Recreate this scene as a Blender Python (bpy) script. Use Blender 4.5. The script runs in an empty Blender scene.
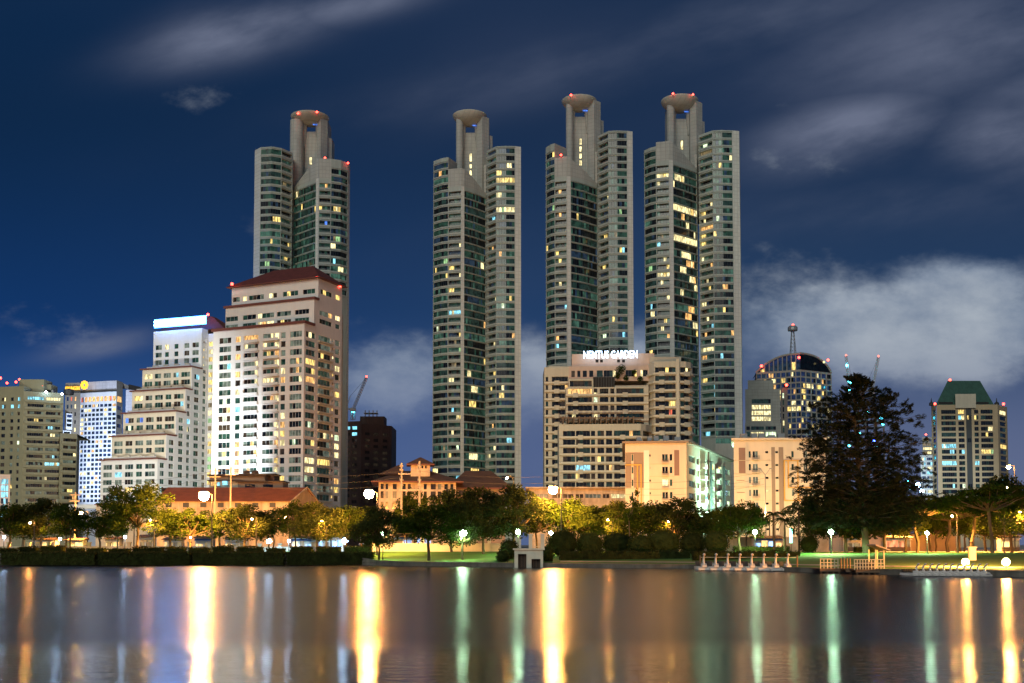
import bpy, math, random
from mathutils import Vector, Matrix, noise

# ------------------------------------------------------------------ camera, world, sun, exposure
SC = bpy.context.scene
COL = SC.collection
W, H = 1024, 683
F = 1100.0
PITCH = math.radians(3.0)
EYE = 3.5
HOR = 545.0
CY = HOR - F * math.tan(PITCH)
cd = bpy.data.cameras.new('camera')
cam = bpy.data.objects.new('camera', cd); COL.objects.link(cam)
cam.location = (0, 0, EYE)
cam.rotation_euler = (math.radians(90) + PITCH, 0, 0)
cd.sensor_width = 36; cd.lens = 36 * F / W
cd.shift_y = (CY - H / 2) / W
cd.clip_start = 0.5; cd.clip_end = 20000
SC.camera = cam
SC.view_settings.view_transform = 'Standard'
SC.view_settings.look = 'None'
SC.view_settings.exposure = 0.28
SC.view_settings.gamma = 1
SC.cycles.use_denoising = True
SC.cycles.max_bounces = 4
SC.cycles.diffuse_bounces = 2
SC.cycles.glossy_bounces = 3
SC.cycles.sample_clamp_indirect = 6
SC.cycles.sample_clamp_direct = 0
SC.cycles.use_light_tree = True


def fwd_ray(px, py):
    a = (px - 512) / F; b = (CY - py) / F
    return Vector((a, math.cos(PITCH) - b * math.sin(PITCH), math.sin(PITCH) + b * math.cos(PITCH)))


def at(px, py, Y):
    r = fwd_ray(px, py); t = Y / r.y
    return Vector((r.x * t, Y, EYE + r.z * t))


def zat(py, Y):
    return at(512, py, Y).z


def sl(px, py=470):
    r = fwd_ray(px, py)
    return r.x / r.y


def pix(p):
    v = Vector((p[0], p[1], p[2] - EYE))
    d = v.y * math.cos(PITCH) + v.z * math.sin(PITCH)
    u = -v.y * math.sin(PITCH) + v.z * math.cos(PITCH)
    return 512 + F * v.x / d, CY - F * u / d


class NT:
    def __init__(s, nt):
        s.nt = nt; s.n = nt.nodes; s.l = nt.links

    def add(s, t, **k):
        n = s.n.new(t)
        for a, v in k.items():
            setattr(n, a, v)
        return n

    def val(s, x, inp):
        if hasattr(x, 'is_linked') or hasattr(x, 'links'):
            s.l.new(x, inp)
        else:
            inp.default_value = x

    def math(s, op, a, b=None, c=None, clamp=False):
        n = s.add('ShaderNodeMath', operation=op, use_clamp=clamp)
        s.val(a, n.inputs[0])
        if b is not None: s.val(b, n.inputs[1])
        if c is not None: s.val(c, n.inputs[2])
        return n.outputs[0]

    def mix(s, f, a, b, mode='MIX'):
        n = s.add('ShaderNodeMix', data_type='RGBA', blend_type=mode)
        s.val(f, n.inputs[0]); s.val(a, n.inputs[6]); s.val(b, n.inputs[7])
        return n.outputs[2]

    def noise(s, vec, scale, detail=3, rough=.5):
        n = s.add('ShaderNodeTexNoise')
        if vec is not None: s.l.new(vec, n.inputs['Vector'])
        n.inputs['Scale'].default_value = scale; n.inputs['Detail'].default_value = detail
        n.inputs['Roughness'].default_value = rough
        return n.outputs['Fac']

    def mapr(s, v, a, b, c, d, interp='SMOOTHSTEP'):
        n = s.add('ShaderNodeMapRange', interpolation_type=interp)
        s.val(v, n.inputs[0])
        for i, q in enumerate((a, b, c, d)): s.val(q, n.inputs[i + 1])
        return n.outputs[0]


def c3(r, g, b, a=1): return (r, g, b, a)


def make_world():
    w = bpy.data.worlds.new('World'); SC.world = w; w.use_nodes = True
    N = NT(w.node_tree); N.n.clear()
    out = N.add('ShaderNodeOutputWorld'); bg = N.add('ShaderNodeBackground')
    tc = N.add('ShaderNodeTexCoord'); sep = N.add('ShaderNodeSeparateXYZ')
    N.l.new(tc.outputs['Generated'], sep.inputs[0])
    x, y, z = sep.outputs
    yy = N.math('MAXIMUM', N.math('ABSOLUTE', y), 0.08)
    u = N.math('DIVIDE', x, yy)                       # azimuth slope
    v = N.math('DIVIDE', N.math('ABSOLUTE', z), yy)   # elevation slope
    sky = N.add('ShaderNodeTexSky', sky_type='NISHITA')
    sky.sun_disc = False; sky.sun_elevation = SUN_EL; sky.sun_rotation = SUN_ROT
    sky.air_density = 1.0
    # clear night sky: deep blue aloft, brighter blue low on the left
    left = N.mapr(u, -0.55, 0.30, 1, 0)
    low = N.mapr(v, 0.02, 0.42, 1, 0)
    top = N.mix(left, c3(.0095, .0235, .060), c3(.0036, .0175, .054))
    hor = N.mix(left, c3(.022, .058, .140), c3(.0055, .040, .165))
    base = N.mix(low, top, hor)
    # clouds
    comb = N.add('ShaderNodeCombineXYZ')
    # streaks drift up to the right: rotate and stretch
    ur = N.math('ADD', N.math('MULTIPLY', u, .96), N.math('MULTIPLY', v, .28))
    vr = N.math('SUBTRACT', N.math('MULTIPLY', v, .96), N.math('MULTIPLY', u, .28))
    N.l.new(N.math('MULTIPLY', ur, .55), comb.inputs[0]); N.l.new(N.math('MULTIPLY', vr, 1.5), comb.inputs[1])
    n1 = N.noise(comb.outputs[0], 5.0, 5, .5)
    n2 = N.noise(comb.outputs[0], 2.1, 3, .5)
    comb2 = N.add('ShaderNodeCombineXYZ')
    N.l.new(u, comb2.inputs[0]); N.l.new(N.math('MULTIPLY', v, 1.6), comb2.inputs[1])
    n3 = N.noise(comb2.outputs[0], 5.5, 8, .60)

    def blob(px, py, rx, ry, tilt=0.):
        r = fwd_ray(px, py); cu = r.x / r.y; cv = r.z / r.y
        du = N.math('SUBTRACT', u, cu); dv = N.math('SUBTRACT', v, cv)
        ct, st = math.cos(tilt), math.sin(tilt)
        a = N.math('ADD', N.math('MULTIPLY', du, ct), N.math('MULTIPLY', dv, st))
        b = N.math('SUBTRACT', N.math('MULTIPLY', dv, ct), N.math('MULTIPLY', du, st))
        a = N.math('DIVIDE', a, rx / F); b = N.math('DIVIDE', b, ry / F)
        q = N.math('ADD', N.math('MULTIPLY', a, a), N.math('MULTIPLY', b, b))
        return N.math('EXPONENT', N.math('MULTIPLY', q, -1.0))
    wisps = [(235, 32, 85, 26, .25, 1.3), (350, 4, 80, 18, .2, .9), (850, 132, 85, 32, .25, 1.3), (1010, 135, 70, 32, .1, 1.2),
             (105, 346, 55, 11, .2, 1.1), (560, 70, 200, 30, .22, .30), (960, 40, 160, 55, .2, .75), (760, 20, 160, 30, .2, .45), (900, 205, 170, 26, .1, .35), (1100, 120, 140, 70, .1, .9), (150, 405, 80, 10, .05, .35)]
    wsum = None
    for (px, py, rx, ry, t, s) in wisps:
        b = N.math('MULTIPLY', blob(px, py, rx, ry, t), s)
        wsum = b if wsum is None else N.math('MAXIMUM', wsum, b)
    n4 = N.noise(comb.outputs[0], 14.0, 6, .6)
    nn = N.math('ADD', N.math('MULTIPLY', n1, .7), N.math('MULTIPLY', n4, .3))
    wsum = N.math('MULTIPLY', wsum, N.mapr(nn, .34, .66, .12, 1.3))
    cw = N.mix(1.0, base, c3(.12, .14, .20))
    col = N.mix(N.math('MULTIPLY', wsum, .85, clamp=True), base, c3(.115, .135, .20))
    # general thin veil
    veil = N.mapr(n2, .48, .75, 0, .25)
    col = N.mix(N.math('MULTIPLY', veil, N.mapr(v, .05, .5, 1, .55)), col, c3(.07, .085, .15))
    # low banks of cloud lit by the city
    def bank(px0, px1, top0, top1, bot, amp):
        pass
    banks = [(910, 330, 260, 56, .05, 1.2), (965, 290, 100, 40, .0, 1.1), (780, 335, 90, 45, .15, .85), (1120, 320, 120, 70, 0, 1.0), (395, 378, 85, 52, .1, .95), (520, 385, 90, 50, .1, .9),
             (640, 350, 60, 34, .1, .8), (700, 350, 60, 40, .1, .9), (1005, 290, 60, 40, .1, .5)]
    bs = None
    for (px, py, rx, ry, t, s) in banks:
        b = N.math('MULTIPLY', blob(px, py, rx, ry, t), s)
        bs = b if bs is None else N.math('MAXIMUM', bs, b)
    bs = N.math('ADD', bs, N.math('MULTIPLY', N.math('SUBTRACT', n3, .5), 1.9))
    m = N.mapr(bs, .20, .88, 0, .97)
    ccol = N.mix(N.mapr(n3, .35, .68, 0, 1), c3(.135, .18, .26), c3(.33, .37, .42))
    col = N.mix(m, col, ccol)
    # murk near the horizon
    murk = N.mix(left, c3(.095, .120, .215), c3(.025, .080, .24))
    col = N.mix(N.mapr(v, .07, .22, .9, 0), col, murk)
    skyadd = N.mix(1.0, col, N.mix(1.0, sky.outputs[0], c3(.02, .02, .02), 'MULTIPLY'), 'ADD')
    N.l.new(skyadd, bg.inputs[0]); bg.inputs[1].default_value = 1.0
    N.l.new(bg.outputs[0], out.inputs[0])


SUN_EL = math.radians(-8); SUN_ROT = math.radians(200)
make_world()
# the glow of the city around the lake: one very soft, weak sun from behind the camera
sd = bpy.data.lights.new('sun', 'SUN'); sun = bpy.data.objects.new('sun', sd); COL.objects.link(sun)
sd.energy = 1.0; sd.angle = math.radians(35); sd.color = (1.0, .99, .84)
sun.rotation_euler = (math.radians(62), 0, math.radians(-16))
sun.location = (0, -50, 80)

R = random.Random(7)

# ------------------------------------------------------------------ materials
MATS = {}


def new_mat(name):
    m = bpy.data.materials.new(name); m.use_nodes = True
    N = NT(m.node_tree); b = N.n['Principled BSDF']
    MATS[name] = m
    return m, N, b


def wall_mat(name, col, var=.12, joint=None, rough=.75, scale=.12):
    m, N, b = new_mat(name)
    g = N.add('ShaderNodeNewGeometry'); pos = g.outputs['Position']
    n = N.noise(pos, scale, 5, .6)
    n2 = N.add('ShaderNodeMapping'); n2.inputs['Scale'].default_value = (1.2, 1.2, .12)
    N.l.new(pos, n2.inputs[0])
    st = N.noise(n2.outputs[0], .9, 4, .6)
    f = N.math('ADD', N.math('MULTIPLY', n, .6), N.math('MULTIPLY', st, .4))
    c = N.mix(N.mapr(f, .3, .7, 0, 1), tuple(q * (1 - var) for q in col) + (1,), tuple(min(1, q * (1 + var)) for q in col) + (1,))
    if joint:
        sp = N.add('ShaderNodeSeparateXYZ'); N.l.new(pos, sp.inputs[0])
        cx = N.add('ShaderNodeCombineXYZ')
        N.l.new(N.math('ADD', sp.outputs[0], N.math('MULTIPLY', sp.outputs[1], .7)), cx.inputs[0]); N.l.new(sp.outputs[2], cx.inputs[1])
        br = N.add('ShaderNodeTexBrick'); br.offset = 0
        N.l.new(cx.outputs[0], br.inputs['Vector'])
        br.inputs['Scale'].default_value = 1; br.inputs['Brick Width'].default_value = joint[0]; br.inputs['Row Height'].default_value = joint[1]
        br.inputs['Mortar Size'].default_value = joint[2]; br.inputs['Mortar Smooth'].default_value = .3
        br.inputs['Color1'].default_value = (1, 1, 1, 1); br.inputs['Color2'].default_value = (.9, .9, .9, 1); br.inputs['Mortar'].default_value = (.74, .74, .74, 1)
        c = N.mix(1.0, c, br.outputs[0], 'MULTIPLY')
    N.l.new(c, b.inputs['Base Color']); b.inputs['Roughness'].default_value = rough
    return m


def plain(name, col, rough=.6, metal=0, var=.1):
    m, N, b = new_mat(name)
    n = N.noise(N.add('ShaderNodeNewGeometry').outputs['Position'], 1.3, 4, .6)
    c = N.mix(n, tuple(q * (1 - var) for q in col) + (1,), tuple(min(1, q * (1 + var)) for q in col) + (1,))
    N.l.new(c, b.inputs['Base Color']); b.inputs['Roughness'].default_value = rough; b.inputs['Metallic'].default_value = metal
    return m


def glass_mat(name, col, em=None, es=0.0):
    """window glass at night: dark glossy pane, a little of the dim room behind it"""
    m, N, b = new_mat(name)
    pos = N.add('ShaderNodeNewGeometry').outputs['Position']
    n = N.noise(pos, .45, 3, .6)
    c = N.mix(N.mapr(n, .35, .65, 0, 1), tuple(q * .5 for q in col) + (1,), tuple(q * 1.5 for q in col) + (1,))
    N.l.new(c, b.inputs['Base Color']); b.inputs['Roughness'].default_value = .12
    b.inputs['IOR'].default_value = 1.5
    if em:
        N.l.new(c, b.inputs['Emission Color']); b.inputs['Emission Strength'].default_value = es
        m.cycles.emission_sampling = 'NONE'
    return m


def lit_mat(name, col, strength, sample=False, flat=False):
    m, N, b = new_mat(name)
    b.inputs['Base Color'].default_value = (.05, .05, .05, 1)
    b.inputs['Roughness'].default_value = .3
    b.inputs['Emission Color'].default_value = tuple(col) + (1,)
    if flat:
        b.inputs['Emission Strength'].default_value = strength
    else:
        pos = N.add('ShaderNodeNewGeometry').outputs['Position']
        mp = N.add('ShaderNodeMapping'); mp.inputs['Scale'].default_value = (1.6, 1.6, .5); N.l.new(pos, mp.inputs[0])
        n = N.noise(mp.outputs[0], .8, 2, .5)
        N.l.new(N.mapr(n, .36, .64, strength * .4, strength * 1.5), b.inputs['Emission Strength'])
    m.cycles.emission_sampling = 'AUTO' if sample else 'NONE'
    return m


wall_mat('tower_panel', (.42, .425, .385), joint=(1.75, 1.75, .12))
wall_mat('tower_band', (.36, .40, .36))
wall_mat('tower_fin', (.60, .61, .56), joint=(1.75, 1.75, .12), var=.06)
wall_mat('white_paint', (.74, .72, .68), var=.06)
wall_mat('cream_front', (.72, .64, .50), var=.08)
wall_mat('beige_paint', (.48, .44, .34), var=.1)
wall_mat('tan_paint', (.40, .315, .195), var=.1)
wall_mat('beige_light', (.56, .51, .39), var=.1)
wall_mat('olive_paint', (.23, .22, .135), var=.1)
wall_mat('pinkish', (.50, .37, .29), var=.08)
wall_mat('apartment', (.60, .52, .42), var=.07)
wall_mat('taupe', (.25, .195, .155), var=.08)
wall_mat('brown_panel', (.22, .14, .12), var=.1)
wall_mat('yellow_trim', (.62, .36, .07), var=.1)
wall_mat('lilac_panel', (.42, .42, .50), joint=(2.4, 2.4, .12))
wall_mat('grey_brown', (.20, .18, .16), joint=(3, 3, .12))
wall_mat('grey_wall', (.34, .34, .31), joint=(2.4, 1.6, .1))
wall_mat('stone_grid', (.36, .33, .28))
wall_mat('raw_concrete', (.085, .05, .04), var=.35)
wall_mat('white_grid', (.58, .62, .72), var=.05)
wall_mat('old_wall', (.52, .42, .29), var=.38, scale=.35)
wall_mat('quay_stone', (.13, .12, .10), var=.35, joint=(1.2, .5, .05), scale=.6)
wall_mat('pale_wall', (.55, .57, .48), var=.15, scale=.5)
wall_mat('paving', (.30, .29, .26), var=.2, scale=.6)
plain('asphalt', (.05, .05, .05), .9)
plain('dark_metal', (.03, .03, .03), .5)
plain('steel', (.32, .33, .33), .45, .4)
plain('pale_post', (.50, .42, .32), .7)
plain('dark_void', (.012, .011, .012), .8)
plain('frame_dark', (.04, .045, .045), .5)
plain('frame_white', (.55, .55, .52), .5)
plain('crane_paint', (.42, .44, .46), .5)
plain('boat_white', (.62, .60, .58), .35)
plain('boat_beak', (.75, .30, .06), .5)
plain('rail_cream', (.60, .52, .34), .6)
plain('timber', (.16, .10, .06), .8, var=.3)
plain('bark', (.075, .055, .035), .9, var=.4)
plain('bark_dark', (.028, .026, .020), .9, var=.3)
plain('blue_awning', (.05, .14, .45), .6)
plain('white_awning', (.7, .7, .7), .6)
plain('maroon_edge', (.16, .05, .035), .6)
plain('banner', (.30, .30, .28), .6)


def roof_mat(name, col, s=2.2):
    m, N, b = new_mat(name)
    pos = N.add('ShaderNodeNewGeometry').outputs['Position']
    w = N.add('ShaderNodeTexWave', wave_type='BANDS', bands_direction='X'); N.l.new(pos, w.inputs[0]); w.inputs['Scale'].default_value = s
    w.inputs['Distortion'].default_value = .4
    n = N.noise(pos, .5, 5, .6)
    f = N.math('ADD', N.math('MULTIPLY', w.outputs[1], .3), N.math('MULTIPLY', n, .7))
    c = N.mix(N.mapr(f, .25, .7, 0, 1), tuple(q * .6 for q in col) + (1,), tuple(q * 1.3 for q in col) + (1,))
    N.l.new(c, b.inputs['Base Color']); b.inputs['Roughness'].default_value = .75
    return m


roof_mat('red_roof', (.13, .030, .022)); roof_mat('orange_roof', (.30, .085, .03)); roof_mat('brown_roof', (.085, .05, .035)); roof_mat('green_roof', (.028, .085, .065), 1.2)

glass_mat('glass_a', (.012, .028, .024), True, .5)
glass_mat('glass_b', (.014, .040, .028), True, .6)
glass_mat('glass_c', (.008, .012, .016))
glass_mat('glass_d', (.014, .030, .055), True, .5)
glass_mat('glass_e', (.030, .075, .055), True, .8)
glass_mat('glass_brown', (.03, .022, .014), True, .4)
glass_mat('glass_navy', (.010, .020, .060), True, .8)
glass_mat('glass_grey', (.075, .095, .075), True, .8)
lit_mat('lit_yellow', (1.0, .70, .20), 1.0)
lit_mat('lit_warm', (1.0, .52, .16), 1.0)
lit_mat('lit_pale', (1.0, .84, .40), 1.1)
lit_mat('lit_white', (.80, 1.0, .62), 1.05)
lit_mat('lit_green', (.45, .85, .35), .6)
lit_mat('lit_cyan', (.25, .75, .95), 1.1)
lit_mat('lit_blue', (.08, .25, 1.0), .9)
lit_mat('lit_red', (.9, .14, .06), .7)
lit_mat('lit_dim', (.75, .55, .25), .22)
lit_mat('red_beacon', (1.0, .05, .03), 11, sample=False, flat=True)
lit_mat('sign_white', (.55, .75, 1.0), 4.5, sample=False, flat=True)
lit_mat('sign_blue_white', (.10, .34, 1.0), 80, sample=True, flat=True)
lit_mat('sign_yellow', (1.0, .50, .01), 1.6, sample=False, flat=True)
lit_mat('bulb_sodium', (1.0, .40, .09), 800, sample=True, flat=True)
lit_mat('bulb_white', (.55, 1.0, .62), 130, sample=True, flat=True)
lit_mat('bulb_cool', (.45, .70, 1.0), 90, sample=True, flat=True)
lit_mat('bulb_bank', (1.0, .45, .10), 320, sample=True, flat=True)
lit_mat('bulb_cyan', (.08, .75, 1.0), 22, sample=False, flat=True)
lit_mat('bulb_deep_blue', (.05, .12, 1.0), 26, sample=False, flat=True)
lit_mat('tube_green', (.15, 1.0, .55), 6, sample=False, flat=True)
lit_mat('led_panel', (.45, .65, 1.0), 6, sample=False, flat=True)
lit_mat('shop_warm', (1.0, .62, .22), 1.4)
lit_mat('shop_cool', (.30, .55, 1.0), 1.6)
lit_mat('shop_pink', (1.0, .28, .12), 1.2)


def leaf_mat(name, c0, c1, tr=.35):
    m = bpy.data.materials.new(name); m.use_nodes = True; MATS[name] = m
    N = NT(m.node_tree); N.n.clear()
    out = N.add('ShaderNodeOutputMaterial')
    oi = N.add('ShaderNodeObjectInfo')
    pos = N.add('ShaderNodeNewGeometry').outputs['Position']
    n = N.noise(pos, .9, 3, .7)
    f = N.math('ADD', N.math('MULTIPLY', n, .7), N.math('MULTIPLY', oi.outputs['Random'], .3))
    c = N.mix(N.mapr(f, .25, .75, 0, 1), c0 + (1,), c1 + (1,))
    d = N.add('ShaderNodeBsdfDiffuse'); t = N.add('ShaderNodeBsdfTranslucent')
    N.l.new(c, d.inputs[0]); N.l.new(c, t.inputs[0])
    ms = N.add('ShaderNodeMixShader'); ms.inputs[0].default_value = tr
    N.l.new(d.outputs[0], ms.inputs[1]); N.l.new(t.outputs[0], ms.inputs[2]); N.l.new(ms.outputs[0], out.inputs[0])


leaf_mat('leaf', (.024, .048, .008), (.062, .092, .016), .45)
leaf_mat('leaf_dark', (.024, .034, .012), (.060, .078, .022), .35)
leaf_mat('leaf_fine', (.010, .014, .009), (.024, .030, .016), .2)
leaf_mat('hedge_leaf', (.022, .028, .012), (.060, .065, .022), .2)


def grass_mat():
    m, N, b = new_mat('lawn')
    pos = N.add('ShaderNodeNewGeometry').outputs['Position']
    n = N.noise(pos, .25, 6, .7); n2 = N.noise(pos, 6, 3, .7)
    f = N.math('ADD', N.math('MULTIPLY', n, .6), N.math('MULTIPLY', n2, .4))
    N.l.new(N.mix(N.mapr(f, .35, .65, 0, 1), c3(.018, .085, .006), c3(.040, .170, .010)), b.inputs['Base Color']); b.inputs['Roughness'].default_value = .95


grass_mat()


def water_mat():
    m, N, b = new_mat('lake_water')
    pos = N.add('ShaderNodeNewGeometry').outputs['Position']
    b.inputs['Base Color'].default_value = (.006, .010, .012, 1)
    b.inputs['IOR'].default_value = 1.45
    sp = N.add('ShaderNodeSeparateXYZ'); N.l.new(pos, sp.inputs[0])
    nz = N.noise(pos, .05, 3, .6)
    yv = N.math('ADD', sp.outputs[1], N.math('MULTIPLY', N.math('SUBTRACT', nz, .5), 7.0))
    # calm water close by, a breeze ruffles everything beyond about forty metres
    r = N.mapr(yv, 33.0, 42.0, .075, .245)
    N.l.new(r, b.inputs['Roughness'])
    mp = N.add('ShaderNodeMapping'); mp.inputs['Scale'].default_value = (.45, 1.0, 1); N.l.new(pos, mp.inputs[0])
    w = N.noise(mp.outputs[0], 2.2, 5, .62)
    bm = N.add('ShaderNodeBump'); bm.inputs['Strength'].default_value = .35; bm.inputs['Distance'].default_value = .07
    N.l.new(w, bm.inputs['Height']); N.l.new(bm.outputs[0], b.inputs['Normal'])


water_mat()

# ------------------------------------------------------------------ mesh helpers
ORG = {}


class MB:
    def __init__(s):
        s.v = []; s.f = []; s.m = []; s.mats = []

    def mi(s, mat):
        if mat not in s.mats: s.mats.append(mat)
        return s.mats.index(mat)

    def quad(s, a, b, c, d, mat):
        i = len(s.v); s.v += [tuple(a), tuple(b), tuple(c), tuple(d)]; s.f.append((i, i + 1, i + 2, i + 3)); s.m.append(s.mi(mat))

    def poly(s, pts, mat):
        i = len(s.v); s.v += [tuple(p) for p in pts]; s.f.append(tuple(range(i, i + len(pts)))); s.m.append(s.mi(mat))

    def box(s, c, sz, mat, rz=0, ax=None):
        hx, hy, hz = sz[0] / 2, sz[1] / 2, sz[2] / 2
        ca, sa = math.cos(rz), math.sin(rz)
        i = len(s.v)
        for x, y, z in ((-hx, -hy, -hz), (hx, -hy, -hz), (hx, hy, -hz), (-hx, hy, -hz), (-hx, -hy, hz), (hx, -hy, hz), (hx, hy, hz), (-hx, hy, hz)):
            s.v.append((c[0] + x * ca - y * sa, c[1] + x * sa + y * ca, c[2] + z))
        k = s.mi(mat)
        for q in ((0, 3, 2, 1), (4, 5, 6, 7), (0, 1, 5, 4), (1, 2, 6, 5), (2, 3, 7, 6), (3, 0, 4, 7)):
            s.f.append(tuple(i + t for t in q)); s.m.append(k)

    def prism(s, pts, z0, z1, mat, top=None):
        """pts ccw list of xy; z0/z1 numbers or lists"""
        n = len(pts)
        Z0 = z0 if isinstance(z0, (list, tuple)) else [z0] * n
        Z1 = z1 if isinstance(z1, (list, tuple)) else [z1] * n
        i = len(s.v)
        for p, z in zip(pts, Z0): s.v.append((p[0], p[1], z))
        for p, z in zip(pts, Z1): s.v.append((p[0], p[1], z))
        k = s.mi(mat); kt = s.mi(top or mat)
        for j in range(n):
            j2 = (j + 1) % n
            s.f.append((i + j, i + j2, i + n + j2, i + n + j)); s.m.append(k)
        s.f.append(tuple(i + n + j for j in range(n))); s.m.append(kt)
        s.f.append(tuple(i + n - 1 - j for j in range(n))); s.m.append(k)

    def tube(s, p, q, r0, r1, mat, n=8, cap=True):
        p = Vector(p); q = Vector(q); d = (q - p).normalized()
        a = d.orthogonal().normalized(); b = d.cross(a)
        i = len(s.v); k = s.mi(mat)
        for c, r in ((p, r0), (q, r1)):
            for j in range(n):
                t = 2 * math.pi * j / n
                s.v.append(tuple(c + a * (r * math.cos(t)) + b * (r * math.sin(t))))
        for j in range(n):
            j2 = (j + 1) % n
            s.f.append((i + j, i + j2, i + n + j2, i + n + j)); s.m.append(k)
        if cap:
            s.f.append(tuple(i + n + j for j in range(n))); s.m.append(k)
            s.f.append(tuple(i + n - 1 - j for j in range(n))); s.m.append(k)

    def lathe(s, c, prof, mat, n=16, sx=1, sy=1):
        i = len(s.v); k = s.mi(mat)
        for r, z in prof:
            for j in range(n):
                t = 2 * math.pi * j / n
                s.v.append((c[0] + r * math.cos(t) * sx, c[1] + r * math.sin(t) * sy, c[2] + z))
        for a in range(len(prof) - 1):
            for j in range(n):
                j2 = (j + 1) % n
                s.f.append((i + a * n + j, i + a * n + j2, i + (a + 1) * n + j2, i + (a + 1) * n + j)); s.m.append(k)

    def ball(s, c, r, mat, n=10):
        s.lathe(c, [(max(.001, r * math.sin(math.pi * t / 6)), -r * math.cos(math.pi * t / 6)) for t in range(7)], mat, n)

    def build(s, name, parent=None, loc=None, smooth=False):
        if parent is not None: o0 = ORG[parent.name]
        else: o0 = Vector(loc) if loc is not None else Vector((0, 0, 0))
        me = bpy.data.meshes.new(name)
        me.from_pydata([(v[0] - o0[0], v[1] - o0[1], v[2] - o0[2]) for v in s.v], [], s.f)
        for m in s.mats: me.materials.append(MATS[m])
        me.polygons.foreach_set('material_index', s.m)
        if smooth: me.polygons.foreach_set('use_smooth', [True] * len(s.f))
        me.update()
        o = bpy.data.objects.new(name, me); COL.objects.link(o)
        if parent is not None: o.parent = parent; ORG[o.name] = o0
        else: o.location = o0; ORG[o.name] = Vector(o0)
        return o


def tag(o, label, cat, group=None, kind=None):
    if label: o['label'] = label
    if cat: o['category'] = cat
    if group: o['group'] = group
    if kind: o['kind'] = kind
    return o


def thing(name, label, cat, loc, group=None):
    o = bpy.data.objects.new(name, None); COL.objects.link(o); o.location = loc
    o.empty_display_size = .5
    ORG[o.name] = Vector(loc)
    return tag(o, label, cat, group)


def dup(root, loc, label, group, scale=None, rz=0):
    r = root.copy(); COL.objects.link(r); r.location = loc; r.rotation_euler = (0, 0, rz)
    if scale: r.scale = scale
    r['label'] = label; r['group'] = group
    for ch in list(root.children):
        c = ch.copy(); COL.objects.link(c); c.parent = r
        for g in list(ch.children):
            d = g.copy(); COL.objects.link(d); d.parent = c
    return r


def structure(mb, name, **k):
    o = mb.build(name, **k); o['kind'] = 'structure'; return o


# ------------------------------------------------------------------ facade system
# rectangles of the photograph where windows are lit, (x0,x1,y0,y1,chance,materials)
HOT = []


class Face:
    def __init__(s, pts):
        s.p = [Vector((a, b)) for a, b in pts]
        s.u = [0]
        for i in range(len(s.p) - 1): s.u.append(s.u[-1] + (s.p[i + 1] - s.p[i]).length)
        s.sn = []
        for i in range(len(s.p) - 1):
            d = (s.p[i + 1] - s.p[i]).normalized(); s.sn.append(Vector((d.y, -d.x)))
        s.L = s.u[-1]

    def seg(s, u):
        for i in range(len(s.u) - 1):
            if u <= s.u[i + 1] + 1e-6: return i
        return len(s.u) - 2

    def pt(s, u, out=0.):
        i = s.seg(u)
        t = (u - s.u[i]) / max(1e-6, s.u[i + 1] - s.u[i])
        p = s.p[i].lerp(s.p[i + 1], t); n = s.sn[i]
        if abs(u - s.u[i + 1]) < 1e-4 and i + 1 < len(s.sn): n = (s.sn[i] + s.sn[i + 1]).normalized()
        if abs(u - s.u[i]) < 1e-4 and i > 0: n = (s.sn[i] + s.sn[i - 1]).normalized()
        return p + n * out

    def ux(s, px, py=430):
        a = sl(px, py); best = None
        for i in range(len(s.p) - 1):
            o = s.p[i]; d = s.p[i + 1] - o
            den = d.x - a * d.y
            if abs(den) < 1e-9: continue
            t = (a * o.y - o.x) / den
            if -.02 <= t <= 1.02: return min(max(s.u[i] + t * d.length, 0), s.L)
            e = min(abs(t), abs(t - 1))
            if best is None or e < best[0]: best = (e, s.u[i] + min(max(t, 0), 1) * d.length)
        return best[1]

    def breaks(s, a, b): return [a] + [u for u in s.u if a + .01 < u < b - .01] + [b]


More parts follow.
